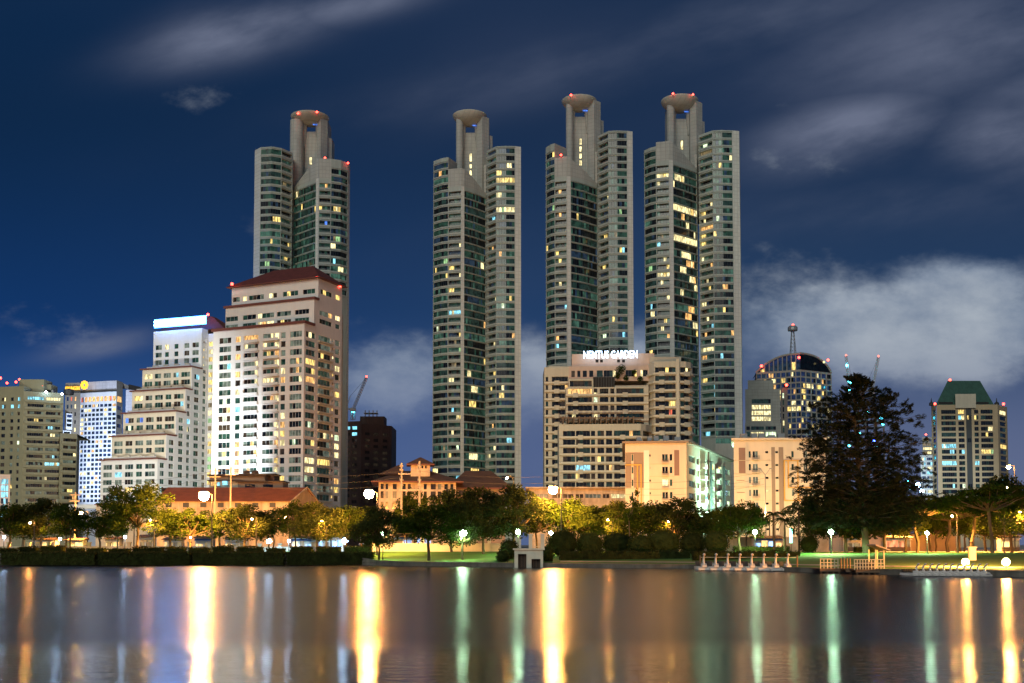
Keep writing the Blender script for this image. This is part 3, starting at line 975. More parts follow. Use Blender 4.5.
# ---- large white condominium with dark red hipped roof
def condo_red():
    Y = 387; fr = Frame(303, Y, 24); z = lambda py: zat(py, Y)
    root = thing('condominium', 'large white condominium with dark red hipped roof and many lit flats', 'apartment building', (*fr.P(15, 15), 2.1))
    HOT.extend([(240, 258, 335, 345, .9, ['lit_warm', 'lit_yellow']), (258, 288, 325, 460, .42, WARM), (286, 303, 355, 374, .95, ['lit_warm']), (286, 303, 374, 384, 1, ['lit_pale']), (304, 316, 355, 382, .95, ['lit_warm', 'lit_yellow']),
                (234, 258, 436, 476, .75, ['lit_yellow', 'lit_warm']), (243, 310, 286, 300, .7, ['lit_pale', 'lit_yellow']), (234, 262, 370, 392, .7, WARM), (258, 276, 300, 320, .5, WARM)])
    W_ = Wins(root, dark=['glass_a', 'glass_grey', 'glass_b', 'glass_c', 'glass_grey', 'glass_brown'], lit=['lit_yellow'] * 4 + ['lit_pale'] * 4 + ['lit_warm', 'lit_white', 'lit_cyan'], p=.3, frame='frame_white', whole=.2)
    wl = MB(); b1 = fr.b_of(341); l1 = fr.l_of(212)
    rows = rows_px(330.3, 9.15, 19, 5.9, Y)
    block(fr, wl, W_, 0, l1, 0, b1, 2.1, z(323),
          front=[(218, 230, 3), (234.5, 239.5, 1), (243, 257, 4), (262, 273, 3), (274, 278, 1), (280, 284.5, 1), (289, 301, 4)],
          side=[(305, 314.5, 3), (317.5, 330, 4), (331.5, 333, 1, {'small': 1.0}), (334.5, 339, 1)], rows=rows)
    b2 = fr.b_of(313); b3 = fr.b_of(317); l2 = fr.l_of(224, b2); l3 = fr.l_of(230, b3)
    r2 = rows_px(309.5, 8.6, 2, 4.8, Y * 1.02)
    zz2 = zat(303, Y + 12)
    block(fr, wl, W_, 0, l2, b2, b1, z(323), zz2, front=[(226, 238, 3, None, 310), (243, 256, 3, None, 310), (258, 274, 4, None, 310), (277, 291, 4, None, 310), (295, 309, 4, None, 310)],
          side=[(318.5, 331, 4), (334.5, 339, 1)], rows=r2)
    r3 = rows_px(290.5, 8.6, 1, 4.8, Y * 1.03)
    zz3 = zat(285, Y + 18)
    block(fr, wl, W_, 0, l3, b3, b1, zz2, zz3, front=[(233, 240, 2, None, 290), (243, 247, 1, None, 290), (249, 264, 4, None, 290), (269, 277, 2, None, 290), (283, 298, 4, None, 290), (303, 315, 3, None, 290)],
          side=[(319.5, 331, 4), (334.5, 339, 1)], rows=r3)
    # back strip, darker
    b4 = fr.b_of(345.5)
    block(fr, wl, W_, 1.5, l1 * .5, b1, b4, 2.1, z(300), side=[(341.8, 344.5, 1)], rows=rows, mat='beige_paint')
    wl.build('wall', root)
    # terrace edges
    m = MB()
    band(fr, m, 0, l1, 0, b2, z(323), z(320.5), 'maroon_edge', .6)
    band(fr, m, 0, l2, b2, b3, zz2, zz2 + .8, 'maroon_edge', .6)
    m.build('cornice', root)
    # balconies on the two recessed bays
    for (pa, pb) in ((241.5, 258.5), (260.5, 279)):
        Fc = Face([fr.P(l1, 0), fr.P(0, 0)])
        u0, u1 = Fc.ux(pa), Fc.ux(pb)
        for (za, zb) in rows:
            q = MB(); um = u0 + (u1 - u0) * .12; ue = u1 if pa < 250 else u1
            q.prism([Fc.pt(um, 1.3), Fc.pt(ue, 1.3), Fc.pt(ue, 0), Fc.pt(um, 0)], za - .75, za - .55, 'white_paint')
            q.prism([Fc.pt(um, 1.3), Fc.pt(ue, 1.3), Fc.pt(ue, 1.15), Fc.pt(um, 1.15)], za - .55, za + .25, 'white_paint')
            q.build('balcony', root)
    Fs = Face([fr.P(0, 0), fr.P(0, b1)]); u0, u1 = Fs.ux(317), Fs.ux(331)
    for (za, zb) in rows:
        q = MB(); q.prism([Fs.pt(u0, .9), Fs.pt(u1, .9), Fs.pt(u1, 0), Fs.pt(u0, 0)], za - .7, za - .1, 'beige_light'); q.build('balcony', root)
    # hipped roof with eaves
    m = MB(); e = 1.5
    P = [Vector(fr.P(l3 + e, b3 - e)), Vector(fr.P(-e, b3 - e)), Vector(fr.P(-e, b1 + e)), Vector(fr.P(l3 + e, b1 + e))]
    zr = zat(270.5, Y + 25); q0, q1 = Vector(fr.P(l3 * .66, (b3 + b1) / 2)), Vector(fr.P(l3 * .2, (b3 + b1) / 2))
    ze = zz3 + .3
    v = [(*p, ze) for p in P]
    A, B_ = (*q0, zr), (*q1, zr)
    m.poly([v[0], v[1], B_, A], 'red_roof'); m.poly([v[1], v[2], B_], 'red_roof'); m.poly([v[2], v[3], A, B_], 'red_roof'); m.poly([v[3], v[0], A], 'red_roof')
    m.prism([tuple(p) for p in P], zz3, ze - .02, 'maroon_edge')
    m.build('roof', root)
    for p in ((232, 284, 24), (317, 277, 14), (340, 286, 24)):
        beacon(root, at(p[0], p[1], Y + p[2] - 4), .75)


condo_red()


# ---- stepped white apartment hotel with the glowing sign
def stepped():
    Y = 455; fr = Frame(157, Y, 20)
    root = thing('stepped_building', 'white stepped block with glowing blue-white sign and five setback terraces', 'apartment building', (*fr.P(5, 20), 2.1))
    HOT.extend([(196, 216, 380, 470, .0, None), (143, 166, 372, 380, .6, ['lit_pale']), (120, 140, 415, 432, .8, ['lit_cyan', 'lit_blue', 'lit_white']), (112, 165, 486, 503, .5, ['lit_yellow', 'lit_cyan', 'lit_warm']), (118, 128, 474, 500, 1, ['lit_cyan'])])
    W_ = Wins(root, dark=['glass_a', 'glass_grey', 'glass_grey', 'glass_b', 'glass_brown'], lit=WARM + ['lit_cyan'], p=.10, frame='frame_white')
    wl = MB(); ed = MB(); rl = MB()
    corners = [157, 166, 175.5, 184.5, 190.5, 200]
    lefts = [101.5, 112, 123, 131.5, 141.5, 152]
    tops = [459, 435, 411.5, 389, 367, 328]
    bs = [0] + [fr.b_of(c) for c in corners[1:]]
    bend = fr.b_of(206)
    for k in range(6):
        b0 = bs[k]; Yk = fr.P(0, b0)[1]
        l1 = fr.l_of(lefts[k], b0)
        z0 = 2.1 if k == 0 else zprev; z1 = zat(tops[k], Yk)
        be = bs[k + 1] if k < 5 else bend
        rows = rows_px(tops[k] + (4.5 if k < 5 else 14), 7.75, 3 if 0 < k < 5 else (5 if k == 0 else 3), 4.9, Yk)
        w = corners[k] - lefts[k]; L = lefts[k]
        cols = [(L + w * a, L + w * b, n) for a, b, n in ((.04, .20, 3), (.25, .38, 2), (.43, .58, 3), (.63, .74, 2), (.79, .97, 3))]
        srows = rows_px(tops[k] + 5, 7.75, 30, 4.2, Yk)
        sw = (corners[k + 1] if k < 5 else 206) - corners[k]
        if k == 5:
            block(fr, wl, W_, 0, l1, b0, be, z0, z1, front=[(154, 160.5, 2), (163.5, 167.5, 1), (173, 177, 1), (183, 188, 2), (191, 197.5, 2)], side=[(201, 203.5, 1)], rows=rows, srows=srows)
            # the rest of this side wall, below the setback
        else:
            block(fr, wl, W_, 0, l1, b0, fr.b_of(corners[k + 1]) if k < 5 else be, z0, z1, front=cols, side=(), rows=rows, srows=[], mat='cream_front' if k else 'white_paint')  # upper terrace fronts cream, lowest front white
        # full height side wall slice is drawn below
        if k < 5:
            band(fr, ed, 0, l1, b0, bs[k + 1], z1, z1 + .55, 'maroon_edge', .9)
            # terrace parapet with planters
            rl.prism([fr.P(l1 - 1, b0 + 1.6), fr.P(2, b0 + 1.6), fr.P(2, b0 + 2.1), fr.P(l1 - 1, b0 + 2.1)], z1, z1 + 1.5, 'white_paint')
            for j in range(4): rl.box((*fr.P(l1 * (.15 + .22 * j), b0 + 2.6), z1 + 1.1), (2.2, 1.4, 2.2), 'beige_light', math.radians(-20))
        zprev = z1
    # continuous side wall with window columns, each strip reaching up to its terrace
    zb = 2.1
    for k in range(6):
        a, b = bs[k], (bs[k + 1] if k < 5 else bend)
        Yk = fr.P(0, a)[1]; zt = zat(tops[k], Yk) - .05
        Fc = Face([fr.P(-.25, a), fr.P(-.25, b)]); ops = []
        rws = rows_px(336, 7.75, 22, 4.9, 478)
        n = 1 if k in (0, 3) else 1
        for (za, zb2) in rws:
            if zb2 > zt - .6 or za < 12: continue
            u0, u1 = Fc.L * .28, Fc.L * .80
            ops.append((u0, u1, za, zb2)); W_.add(Fc, u0, u1, za, zb2, 2)
        wall_grid(wl, Fc, 2.1, zt, ops, 'white_paint')
        p0, p1 = fr.P(-.25, a), fr.P(0.05, a)
        wl.quad((*p1, 2.1), (*p0, 2.1), (*p0, zt), (*p1, zt), 'white_paint')
        wl.quad((*p0, zt), (*fr.P(-.25, b), zt), (*fr.P(.05, b), zt), (*p1, zt), 'white_paint')
    # rear wing to the right with the stair windows
    fb = fr.b_of(200) ; l_ = -fr.l_of(206, bend)
    f2 = Frame(206, fr.P(0, bend)[1] + .4, 20)
    lw = -f2.l_of(215.5)
    A, B_ = f2.P(0, 0), f2.P(-lw, 0)
    Fc = Face([A, B_]); ops = []; zt = zat(334, f2.O.y)
    for (za, zb2) in rows_px(342, 7.75, 21, 4.6, f2.O.y):
        u0, u1 = Fc.ux(207.5), Fc.ux(211.5); ops.append((u0, u1, za, zb2)); W_.add(Fc, u0, u1, za, zb2, 1, lit=R.choice(['lit_yellow', 'lit_green', 'lit_pale', 'lit_dim', 'lit_yellow']))
    wall_grid(wl, Fc, 2.1, zt, ops, 'white_paint')
    C, D = f2.P(-lw, 14), f2.P(0, 14)
    wl.quad((*B_, 2.1), (*C, 2.1), (*C, zt), (*B_, zt), 'white_paint'); wl.poly([(*A, zt), (*B_, zt), (*C, zt), (*D, zt)], 'white_paint')
    wl.build('wall', root); ed.build('cornice', root); rl.build('terrace_parapet', root)
    # mansard roof
    m = MB(); l1 = fr.l_of(152, bs[5]); z1 = zprev
    e = [fr.P(l1 + .6, bs[5] + 4), fr.P(-9, bs[5] + 4), fr.P(-9, bend + 13), fr.P(l1 + .6, bend + 13)]
    t = [fr.P(l1 - 3, bs[5] + 9), fr.P(1, bs[5] + 9), fr.P(1, bend + 8), fr.P(l1 - 3, bend + 8)]
    zt = zat(316, fr.O.y + 35)
    for i in range(4): m.quad((*e[i], z1 + .2), (*e[(i + 1) % 4], z1 + .2), (*t[(i + 1) % 4], zt), (*t[i], zt), 'red_roof')
    m.poly([(*p, zt) for p in t], 'red_roof'); m.poly([(*p, z1 + .19) for p in reversed(e)], 'maroon_edge')
    m.build('roof', root)
    # sign
    p0 = fr.P(l1 - .5, bs[5] - .8); p1 = fr.P(-2.5, bs[5] - .8)
    d = Vector(p1) - Vector(p0); Yk = p0[1]
    za = zat(327.2, Yk); hgt = 7.2 * Yk / F
    m = MB()
    nrm = Vector((d.y, -d.x)).normalized()
    q0 = Vector(p0) - nrm * .5; q1 = Vector(p1) - nrm * .5
    m.prism([q0, q1, q1 - nrm * .3, q0 - nrm * .3], za - .3, za + hgt + .3, 'sign_glow'); so = m.build('sign', root)
    text_part('sign_lettering', 'SOMERSET LAKEPOINT', so, (p0[0] + .4, p0[1], za + .35), d, d.length - .8, hgt - .7, 'sign_blue_white', .35)
    beacon(root, at(208, 314.5, fr.O.y + 32), .8)
    # entrance canopy light band at the foot
    m = MB(); m.prism([fr.P(40, -6), fr.P(-30, -6), fr.P(-30, -2), fr.P(40, -2)], zat(508, 450), zat(503.5, 450), 'white_paint'); m.build('canopy', root)


lit_mat('sign_glow', (.05, .24, 1.0), 13, sample=True, flat=True)
stepped()


# ---- hotel with curved white grid and yellow sign
def grid_hotel():
    Y = 850
    root = thing('hotel_tower', 'grey tower with curved white window grid and yellow rooftop sign', 'hotel', (sl(95) * Y, Y + 20, 2.1))
    HOT.extend([(70, 128, 395.5, 402, .95, ['lit_warm', 'lit_warm', 'lit_red', 'lit_yellow'])])
    W_ = Wins(root, dark=['glass_navy', 'glass_c', 'glass_d', 'glass_navy'], lit=['lit_yellow', 'lit_warm', 'lit_pale', 'lit_pale'], p=.17, frame='frame_dark', whole=.8)
    X = lambda px, d=0: sl(px) * (Y + d)
    wl = MB()
    # dark left part
    z = lambda py: zat(py, Y)
    fr = Frame(79, Y - 2, 8)
    block(fr, wl, W_, 0, fr.l_of(64.5), 0, 30, 2.1, z(383), front=[(70, 71.5, 1), (74, 75.5, 1), (66, 68, 1)], rows=rows_px(397, 7.8, 14, 4, Y), mat='grey_brown')
    # concave grid face
    pts = [(79, 6), (86, 3), (95, 0), (105, -3), (115, -5)]
    P = [(X(p, d), Y + d) for p, d in pts]; Fc = Face(P); ops = []
    n = 9
    rws = [(z(401.5), z(396.5))] + rows_px(404.2, 4.55, 22, 2.9, Y)
    for r, (za, zb) in enumerate(rws):
        for k in range(n):
            u0 = Fc.L * (k + .10) / n; u1 = Fc.L * (k + .92) / n
            ops.append((u0, u1, za, zb)); W_.add(Fc, u0, u1, za, zb, 2, depth=.5)
    wall_grid(wl, Fc, 2.1, z(391.5), ops, 'white_grid', .5)
    # lower part reaching left in steps
    for (pxl, py) in ((72, 414), (69, 431)):
        Q = Face([(X(pxl, 9), Y - 4), (X(79.5, 6), Y + 2)]); ops = []
        for (za, zb) in rows_px(py + 1, 4.55, 3 if py < 420 else 16, 2.9, Y):
            for k in range(2):
                u0 = Q.L * (k + .1) / 2; u1 = Q.L * (k + .9) / 2; ops.append((u0, u1, za, zb)); W_.add(Q, u0, u1, za, zb, 1, depth=.5)
        zlow = z(430) if py < 420 else 2.1
        wall_grid(wl, Q, zlow, z(py), ops, 'white_grid', .5)
        a, b = Q.p[0], Q.p[1]; wl.poly([(a.x, a.y, z(py)), (b.x, b.y, z(py)), (b.x, b.y + 10, z(py)), (a.x, a.y + 10, z(py))], 'white_grid')
    # top band and right part
    m = MB()
    for a, b in zip(P[:-1], P[1:]):
        wl.quad((*a, z(391)), (*b, z(391)), (*b, z(381.5)), (*a, z(381.5)), 'lilac_panel')
    wl.poly([(*p, z(381.5)) for p in P] + [(P[-1][0], Y + 40, z(381.5)), (P[0][0], Y + 40, z(381.5))], 'grey_brown')
    fr2 = Frame(115, Y - 5, -14)
    Q = Face([(X(115, -5), Y - 5), (X(124, 12), Y + 6)]); ops = []
    for (za, zb) in [(z(402), z(396.5))] + rows_px(406, 9, 10, 4, Y):
        ops.append((Q.L * .15, Q.L * .85, za, zb)); W_.add(Q, Q.L * .15, Q.L * .85, za, zb, 2)
    wall_grid(wl, Q, 2.1, z(381.2), ops, 'grey_brown')
    Q2 = Face([(X(124), Y + 1), (X(131), Y + 4)]); wall_grid(wl, Q2, 2.1, z(389.5), [], 'lilac_panel')
    Q3 = Face([(X(131), Y + 4), (X(134), Y + 20)]); wall_grid(wl, Q3, 2.1, z(389.5), [], 'grey_brown')
    wl.quad((X(124), Y + 6.5, z(389)), (X(134), Y + 20, z(389)), (X(134), Y + 20, z(384)), (X(124), Y + 6.5, z(383)), 'grey_brown')
    wl.build('wall', root)
    # dark cornice line
    m = MB()
    for a, b in zip(P[:-1], P[1:]): m.prism([(a[0], a[1] - .8), (b[0], b[1] - .8), b, a], z(392.3), z(390.6), 'dark_metal')
    m.prism([fr.P(fr.l_of(64.5), -.8), fr.P(0, -.8), fr.P(0, 0), fr.P(fr.l_of(64.5), 0)], z(393), z(391.4), 'dark_metal')
    m.build('cornice', root)
    L = fr.l_of(65); p0 = fr.P(L, -1.2)
    m = MB(); c = (X(84.5), Y - 4); zc = z(385.8); r = 2.5
    for k in range(8):
        t = k * math.pi / 4; cx, cz = c[0] + 1.9 * math.cos(t), zc + 2.3 * math.sin(t)
        m.prism([(cx - 1.0, c[1]), (cx + 1.0, c[1]), (cx + 1.0, c[1] + .5), (cx - 1.0, c[1] + .5)], cz - 1.1, cz + 1.1, 'sign_yellow')
    m.build('emblem', root)
    text_part('sign_lettering', 'KRUNGSRI', root, (p0[0] + .3, p0[1], z(390.3)), (math.cos(math.radians(8)), -math.sin(math.radians(8))), fr.l_of(65) - .6, 2.7, 'sign_yellow', .3)
    m = MB(); m.tube((X(97), Y + 12, z(381.5)), (X(97), Y + 12, z(379)), 1.1, .9, 'dark_metal'); m.build('roof_tank', root)


grid_hotel()


# ---- olive apartment block at the far left
def olive_block():
    Y = 480; fr = Frame(22, Y, -12)
    root = thing('apartment_block', 'olive grey apartment block with red roof beacons, partly cut by the frame edge', 'apartment building', (sl(35) * Y, Y + 20, 2.1))
    HOT.extend([(44, 76, 400, 422, .35, ['lit_cyan', 'lit_white']), (44, 60, 398, 404, 1, ['lit_pale']), (22, 62, 480, 500, .55, ['lit_yellow', 'lit_pale', 'lit_cyan']), (0, 20, 400, 410, .8, ['lit_cyan']), (40, 60, 440, 500, .45, ['lit_yellow', 'lit_cyan', 'lit_pale'])])
    W_ = Wins(root, dark=['glass_c', 'glass_c', 'glass_brown', 'glass_grey'], lit=['lit_yellow', 'lit_warm', 'lit_cyan', 'lit_white', 'lit_pale'], p=.13, frame='frame_dark', whole=.3)
    wl = MB(); z = lambda py: zat(py, Y)
    A = (sl(-14) * (Y + 4), Y + 4); B_ = (sl(22) * Y, Y); C = (sl(62) * (Y + 7), Y + 7); E = (sl(79) * (Y + 12), Y + 12)

    def wallf(P, Q, zt, cols, rows, depth=1.0):
        Fc = Face([P, Q]); ops = []
        for a, b, n in cols:
            u0, u1 = Fc.ux(a), Fc.ux(b)
            for za, zb in rows:
                if zb > zt - .5: continue
                ops.append((u0, u1, za, zb)); W_.add(Fc, u0, u1, za, zb, n, depth=depth)
        wall_grid(wl, Fc, 2.1, zt, ops, 'olive_paint', depth)
        return Fc
    wallf(A, B_, z(386), [(-10, -4, 2), (1, 5, 2), (10, 13, 1), (17, 19.5, 1)], rows_px(397, 7.35, 15, 3.6, Y), .4)
    F1 = wallf(B_, C, z(391), [(27, 43, 7), (45.5, 60, 6)], rows_px(396, 7.35, 15, 3.6, Y))
    F2 = wallf((C[0] + .05, C[1] - 3), (E[0], E[1] - 3), z(432), [(63.5, 77, 5)], rows_px(437, 7.35, 10, 3.4, Y))
    wl.poly([(*A, z(386)), (*B_, z(386)), (B_[0], Y + 30, z(386)), (A[0], Y + 30, z(386))], 'olive_paint')
    wl.quad((*B_, z(391)), (B_[0], Y + 30, z(391)), (B_[0], Y + 30, z(386)), (*B_, z(386)), 'olive_paint')
    wl.poly([(*B_, z(391)), (*C, z(391)), (C[0] * (Y + 35) / C[1], Y + 35, z(391)), (B_[0], Y + 35, z(391))], 'olive_paint')
    xe = C[0] * (Y + 35) / C[1]; wl.quad((*C, 2.1), (xe, Y + 35, 2.1), (xe, Y + 35, z(391)), (*C, z(391)), 'olive_paint')
    wl.poly([(C[0], C[1] - 3, z(432)), (E[0], E[1] - 3, z(432)), (E[0] * (Y + 40) / E[1], Y + 40, z(432)), (C[0], Y + 40, z(432))], 'olive_paint')
    wl.quad((C[0] + .05, C[1] - 3, 2.1), (C[0] + .05, C[1] - 3, z(432)), (C[0] + .05, C[1] + 1, z(432)), (C[0] + .05, C[1] + 1, 2.1), 'olive_paint')
    xe = E[0] * (Y + 40) / E[1]; wl.quad((E[0], E[1] - 3, 2.1), (xe, Y + 40, 2.1), (xe, Y + 40, z(432)), (E[0], E[1] - 3, z(432)), 'olive_paint')
    wl.build('wall', root)
    for Fc, zt, r0, n in ((F1, z(391), 396, 15), (F2, z(432), 437, 10)):
        for za, zb in rows_px(r0, 7.35, n, 3.6, Y):
            q = MB(); q.prism([Fc.pt(.4, .7), Fc.pt(Fc.L - .4, .7), Fc.pt(Fc.L - .4, 0), Fc.pt(.4, 0)], za - .9, za + .15, 'olive_paint'); q.build('balcony', root)
    m = MB()
    m.box((sl(22) * Y, Y + 12, z(383)), (11, 9, 5.5), 'olive_paint'); m.box((sl(30) * Y, Y + 14, z(386.5)), (8, 7, 5), 'olive_paint'); m.box((sl(38) * Y, Y + 12, z(389.5)), (3, 3, 2.5), 'grey_wall')
    m.build('machine_room', root)
    for px_, py_, hh in ((12, 386, 3.2), (56, 391, 2.2)):
        m = MB(); m.lathe((sl(px_) * Y, Y + 12, z(py_)), [(2.2, 0), (2.2, hh), (.1, hh + .6)], 'dark_metal', 14); m.build('roof_tank', root)
    for p in ((7, 383), (16, 382), (19.5, 379.5), (43, 386), (0.5, 378)): beacon(root, at(p[0], p[1], Y + 8), .7)
    for p in ((46, 392), (62, 394)): beacon(root, at(p[0], p[1], Y + 2), .6, 'bulb_cool')


olive_block()


# ---- small glazed annex far left
def annex():
    Y = 330
    root = thing('office_annex', 'low pale blue glazed annex at the foot of the olive block', 'building', (sl(4) * Y, Y + 5, 2.1))
    wl = MB(); W_ = Wins(root, dark=['lit_cyan', 'glass_d'], lit=['lit_cyan', 'lit_cyan', 'lit_white'], p=.7, frame='frame_white', whole=.8)
    fr = Frame(10.5, Y, -8); z = lambda py: zat(py, Y)
    block(fr, wl, W_, 0, fr.l_of(-8), 0, 12, 2.1, z(474.5), front=[(-6, 1.5, 3), (2.5, 9.5, 3)], rows=rows_px(479, 6.5, 6, 5.4, Y), mat='white_paint')
    wl.build('wall', root); W_.done()


# ---- balconied beige hotel in the centre
def centre_hotel():
    Y = 420
    root = thing('terraced_hotel', 'beige hotel with long balconies and a white lit rooftop sign', 'hotel', (sl(615) * Y, Y + 20, 2.1))
    HOT.extend([(620, 645, 365, 376, 1, ['lit_pale', 'lit_yellow']), (600, 616, 365, 376, 1, ['lit_pale', 'lit_warm']), (655, 676, 397, 405, .9, ['lit_yellow']), (655, 676, 406, 414, .7, ['lit_warm', 'lit_red']), (582, 598, 397, 404, .8, ['lit_white']), (568, 604, 414, 422, .8, ['lit_warm', 'lit_red', 'lit_pale']), (616, 630, 414, 422, .9, ['lit_white', 'lit_pale']),
                (612, 628, 430, 438, .9, ['lit_warm']), (660, 676, 367, 374, .8, ['lit_yellow', 'lit_green']), (576, 590, 480, 488, .8, ['lit_pale', 'lit_warm']), (612, 626, 446, 480, .6, WARM), (616, 644, 385, 392, .5, ['lit_warm', 'lit_red']), (578, 586, 460, 468, 1, ['lit_cyan'])])
    W_ = Wins(root, dark=['glass_c', 'glass_c', 'glass_brown', 'glass_c', 'glass_a'], lit=WARM + ['lit_warm', 'lit_white'], p=.07, frame='frame_dark', whole=.12)
    wl = MB(); z = lambda py, d=0: zat(py, Y + d)
    bal = MB()
    BALS = []

    def fc(P, z0, zt, cols, rows, depth=1.3, mat='beige_paint', balc=True, parapets=None):
        Fc = Face([(sl(px) * (Y + d), Y + d) for px, d in P]); ops = []
        for a, b, n in cols:
            u0, u1 = Fc.ux(a), Fc.ux(b)
            for za, zb in rows:
                if zb > zt - .2 or za < z0: continue
                ops.append((u0, u1, za, zb)); W_.add(Fc, u0, u1, za, zb, n, depth=depth)
        wall_grid(wl, Fc, z0, zt, ops, mat, depth)
        if balc:
            for za, zb in rows:
                if zb > zt - .2 or za < z0: continue
                q = MB(); bs = Fc.breaks(.02, Fc.L - .02)
                for a, b in zip(bs[:-1], bs[1:]):
                    q.prism([Fc.pt(a, .8), Fc.pt(b, .8), Fc.pt(b, .01), Fc.pt(a, .01)], za - .62, za + .12, 'beige_light')
                for (a, b, n) in cols:
                    if n >= 4:  # planter boxes that drop from each balcony
                        uu = (Fc.ux(a) * .68 + Fc.ux(b) * .32)
                        q.prism([Fc.pt(uu - 1, 1.15), Fc.pt(uu + 1, 1.15), Fc.pt(uu + 1, .803), Fc.pt(uu - 1, .803)], za - 1.25, za + .5, 'beige_paint')
                q.build('balcony', root)
        return Fc

    def roofp(P, zt, back=30, mat='beige_paint'):
        pts = [(sl(px) * (Y + d), Y + d, zt) for px, d in P]
        wl.poly(pts + [(pts[-1][0], Y + back, zt), (pts[0][0], Y + back, zt)], mat)
        for a in (0, -1): wl.quad((pts[a][0], pts[a][1], 2.1), (pts[a][0], Y + back, 2.1), (pts[a][0], Y + back, zt), (pts[a][0], pts[a][1], zt), mat)
    rw = rows_px(372.8, 8.55, 14, 5.8, Y)
    # left wing, recessed
    Pl = [(544.5, 10), (572, 9)]
    fc(Pl, 2.1, z(367, 9), [(545.8, 548.2, 1), (552, 568, 5)], rw); roofp(Pl, z(367, 9))
    wl.quad((sl(549) * (Y + 9), Y + 12, z(361)), (sl(572) * (Y + 9), Y + 12, z(361)), (sl(572) * (Y + 9), Y + 12, z(367, 9) - .1), (sl(549) * (Y + 9), Y + 12, z(367, 9) - .1), 'beige_light')
    # middle upper block
    Pm = [(566, 4), (649, 2)]
    rm = [r for r in rows_px(378.8, 8.6, 13, 5.9, Y)]
    fc(Pm, 2.1, z(386), [(568, 592, 6), (594, 597.5, 1), (600, 608.5, 2), (610.5, 614.5, 1), (616.5, 644, 7)], rm[1:]); roofp(Pm, z(386))
    # upper left strip of the middle (row below the penthouse)
    Pm2 = [(569, 5), (594, 4.5)]
    fc(Pm2, z(386), z(377), [(570, 592, 6)], rm[:1], balc=False); roofp(Pm2, z(377), 22)
    Pm3 = [(615, 4.2), (649, 3)]
    fc(Pm3, z(386), z(384), [], [], balc=False)
    # front lower block
    Pf = [(559, -5), (641, -7)]
    rf = rows_px(430.6, 8.6, 8, 6.0, Y - 6)
    fc(Pf, 2.1, z(424, -6), [(563, 575, 3), (576, 590, 4), (591, 595, 1), (597.5, 604, 2), (606, 612, 2), (614, 641.5, 7)], rf); roofp(Pf, z(424, -6), 8)
    Pf2 = [(641, -7), (646, -5), (653.5, 2)]
    fc(Pf2, 2.1, z(424, -6), [(643, 652, 3)], rf)
    # dark pergola terrace on top of the front block
    m = MB()
    for k in range(14): m.box((sl(563 + k * 5.4) * (Y - 4), Y - 2, z(421.5)), (.4, 9, 2.6), 'timber')
    m.box((sl(601) * Y, Y - 6, z(419.8)), (31, .5, .5), 'timber'); m.box((sl(601) * Y, Y + 1, z(419.8)), (31, .5, .5), 'timber')
    m.build('pergola', root)
    # right curved bays
    Pr = [(649, 5), (655, -1), (677, -2)]
    fc(Pr, 2.1, z(362), [(655.5, 676, 6)], rows_px(367.3, 8.55, 15, 5.9, Y - 1)); roofp(Pr, z(362))
    Pp = [(677, -2.5), (680, -2.5)]; fc(Pp, 2.1, z(360), [], [], mat='beige_light', balc=False)
    Pq = [(680, -1.5), (687, -1), (691.5, 1), (693.5, 5)]
    fc(Pq, 2.1, z(362), [(680.6, 692, 4)], rows_px(367.3, 8.55, 15, 5.9, Y - 1)); roofp(Pq, z(362))
    wl.box((sl(668) * Y, Y + 10, z(359)), (12, 12, 3), 'beige_paint')
    # pinkish penthouse
    frp = Frame(655, Y + 6, 4)
    block(frp, wl, W_, 0, frp.l_of(572), 0, 16, z(366), z(350.5), mat='pinkish')
    frq = Frame(650, Y + 4.5, 4)
    block(frq, wl, W_, 0, frq.l_of(569), 0, 16, z(379), z(363.5), front=[(571.5, 575, 1), (577.5, 580.5, 1), (583, 587, 1), (589.5, 593.5, 1), (597, 603, 2), (604, 616, 4), (626, 637, 4), (641, 648, 3)], rows=[(z(374.5), z(368))], mat='pinkish')
    wl.build('wall', root)
    # four small dark vents under the sign
    for px in (597, 601.5, 618.5, 623.5):
        m = MB(); p = at(px, 361, Y + 4.3); m.box(p, (1.1, .3, 1.1), 'dark_void'); m.build('vent', root)
    # dark sloped glass roof of the atrium
    m = MB(); a0, a1 = sl(594.5) * Y, sl(615.5) * Y
    m.prism([(a0, Y + 3.8), (a1, Y + 3.6), (a1, Y + 9), (a0, Y + 9)], z(391), [z(375.5)] * 4, 'dark_void')
    for k in range(9): m.box((a0 + (a1 - a0) * k / 8, Y + 3.5, z(383)), (.18, .3, 6), 'frame_dark')
    m.build('atrium', root)
    # roof garden plants
    for (px, py, s) in ((619, 371, 1.9), (622, 368, 1.6), (634, 372, 1.0), (626, 378, 1.2), (640, 379, 1.2), (617, 376, 1.3)):
        q = MB(); c = at(px, py, Y + 2.6); leaf_clump(q, c, s, 220, .3, 'leaf'); q.tube((c.x, c.y, c.z - s - 1.2), c, .12, .08, 'bark', 5); q.build('shrub', root)
    # sign
    d = Vector((math.cos(math.radians(4)), -math.sin(math.radians(4))))
    p0 = at(583.5, 358.6, Y + 5.2)
    so = text_part('sign_lettering', 'NEMTUS GARDEN', root, p0, d, (638 - 583.5) * .384, 3.0, 'sign_white', .25)
    W_.done()


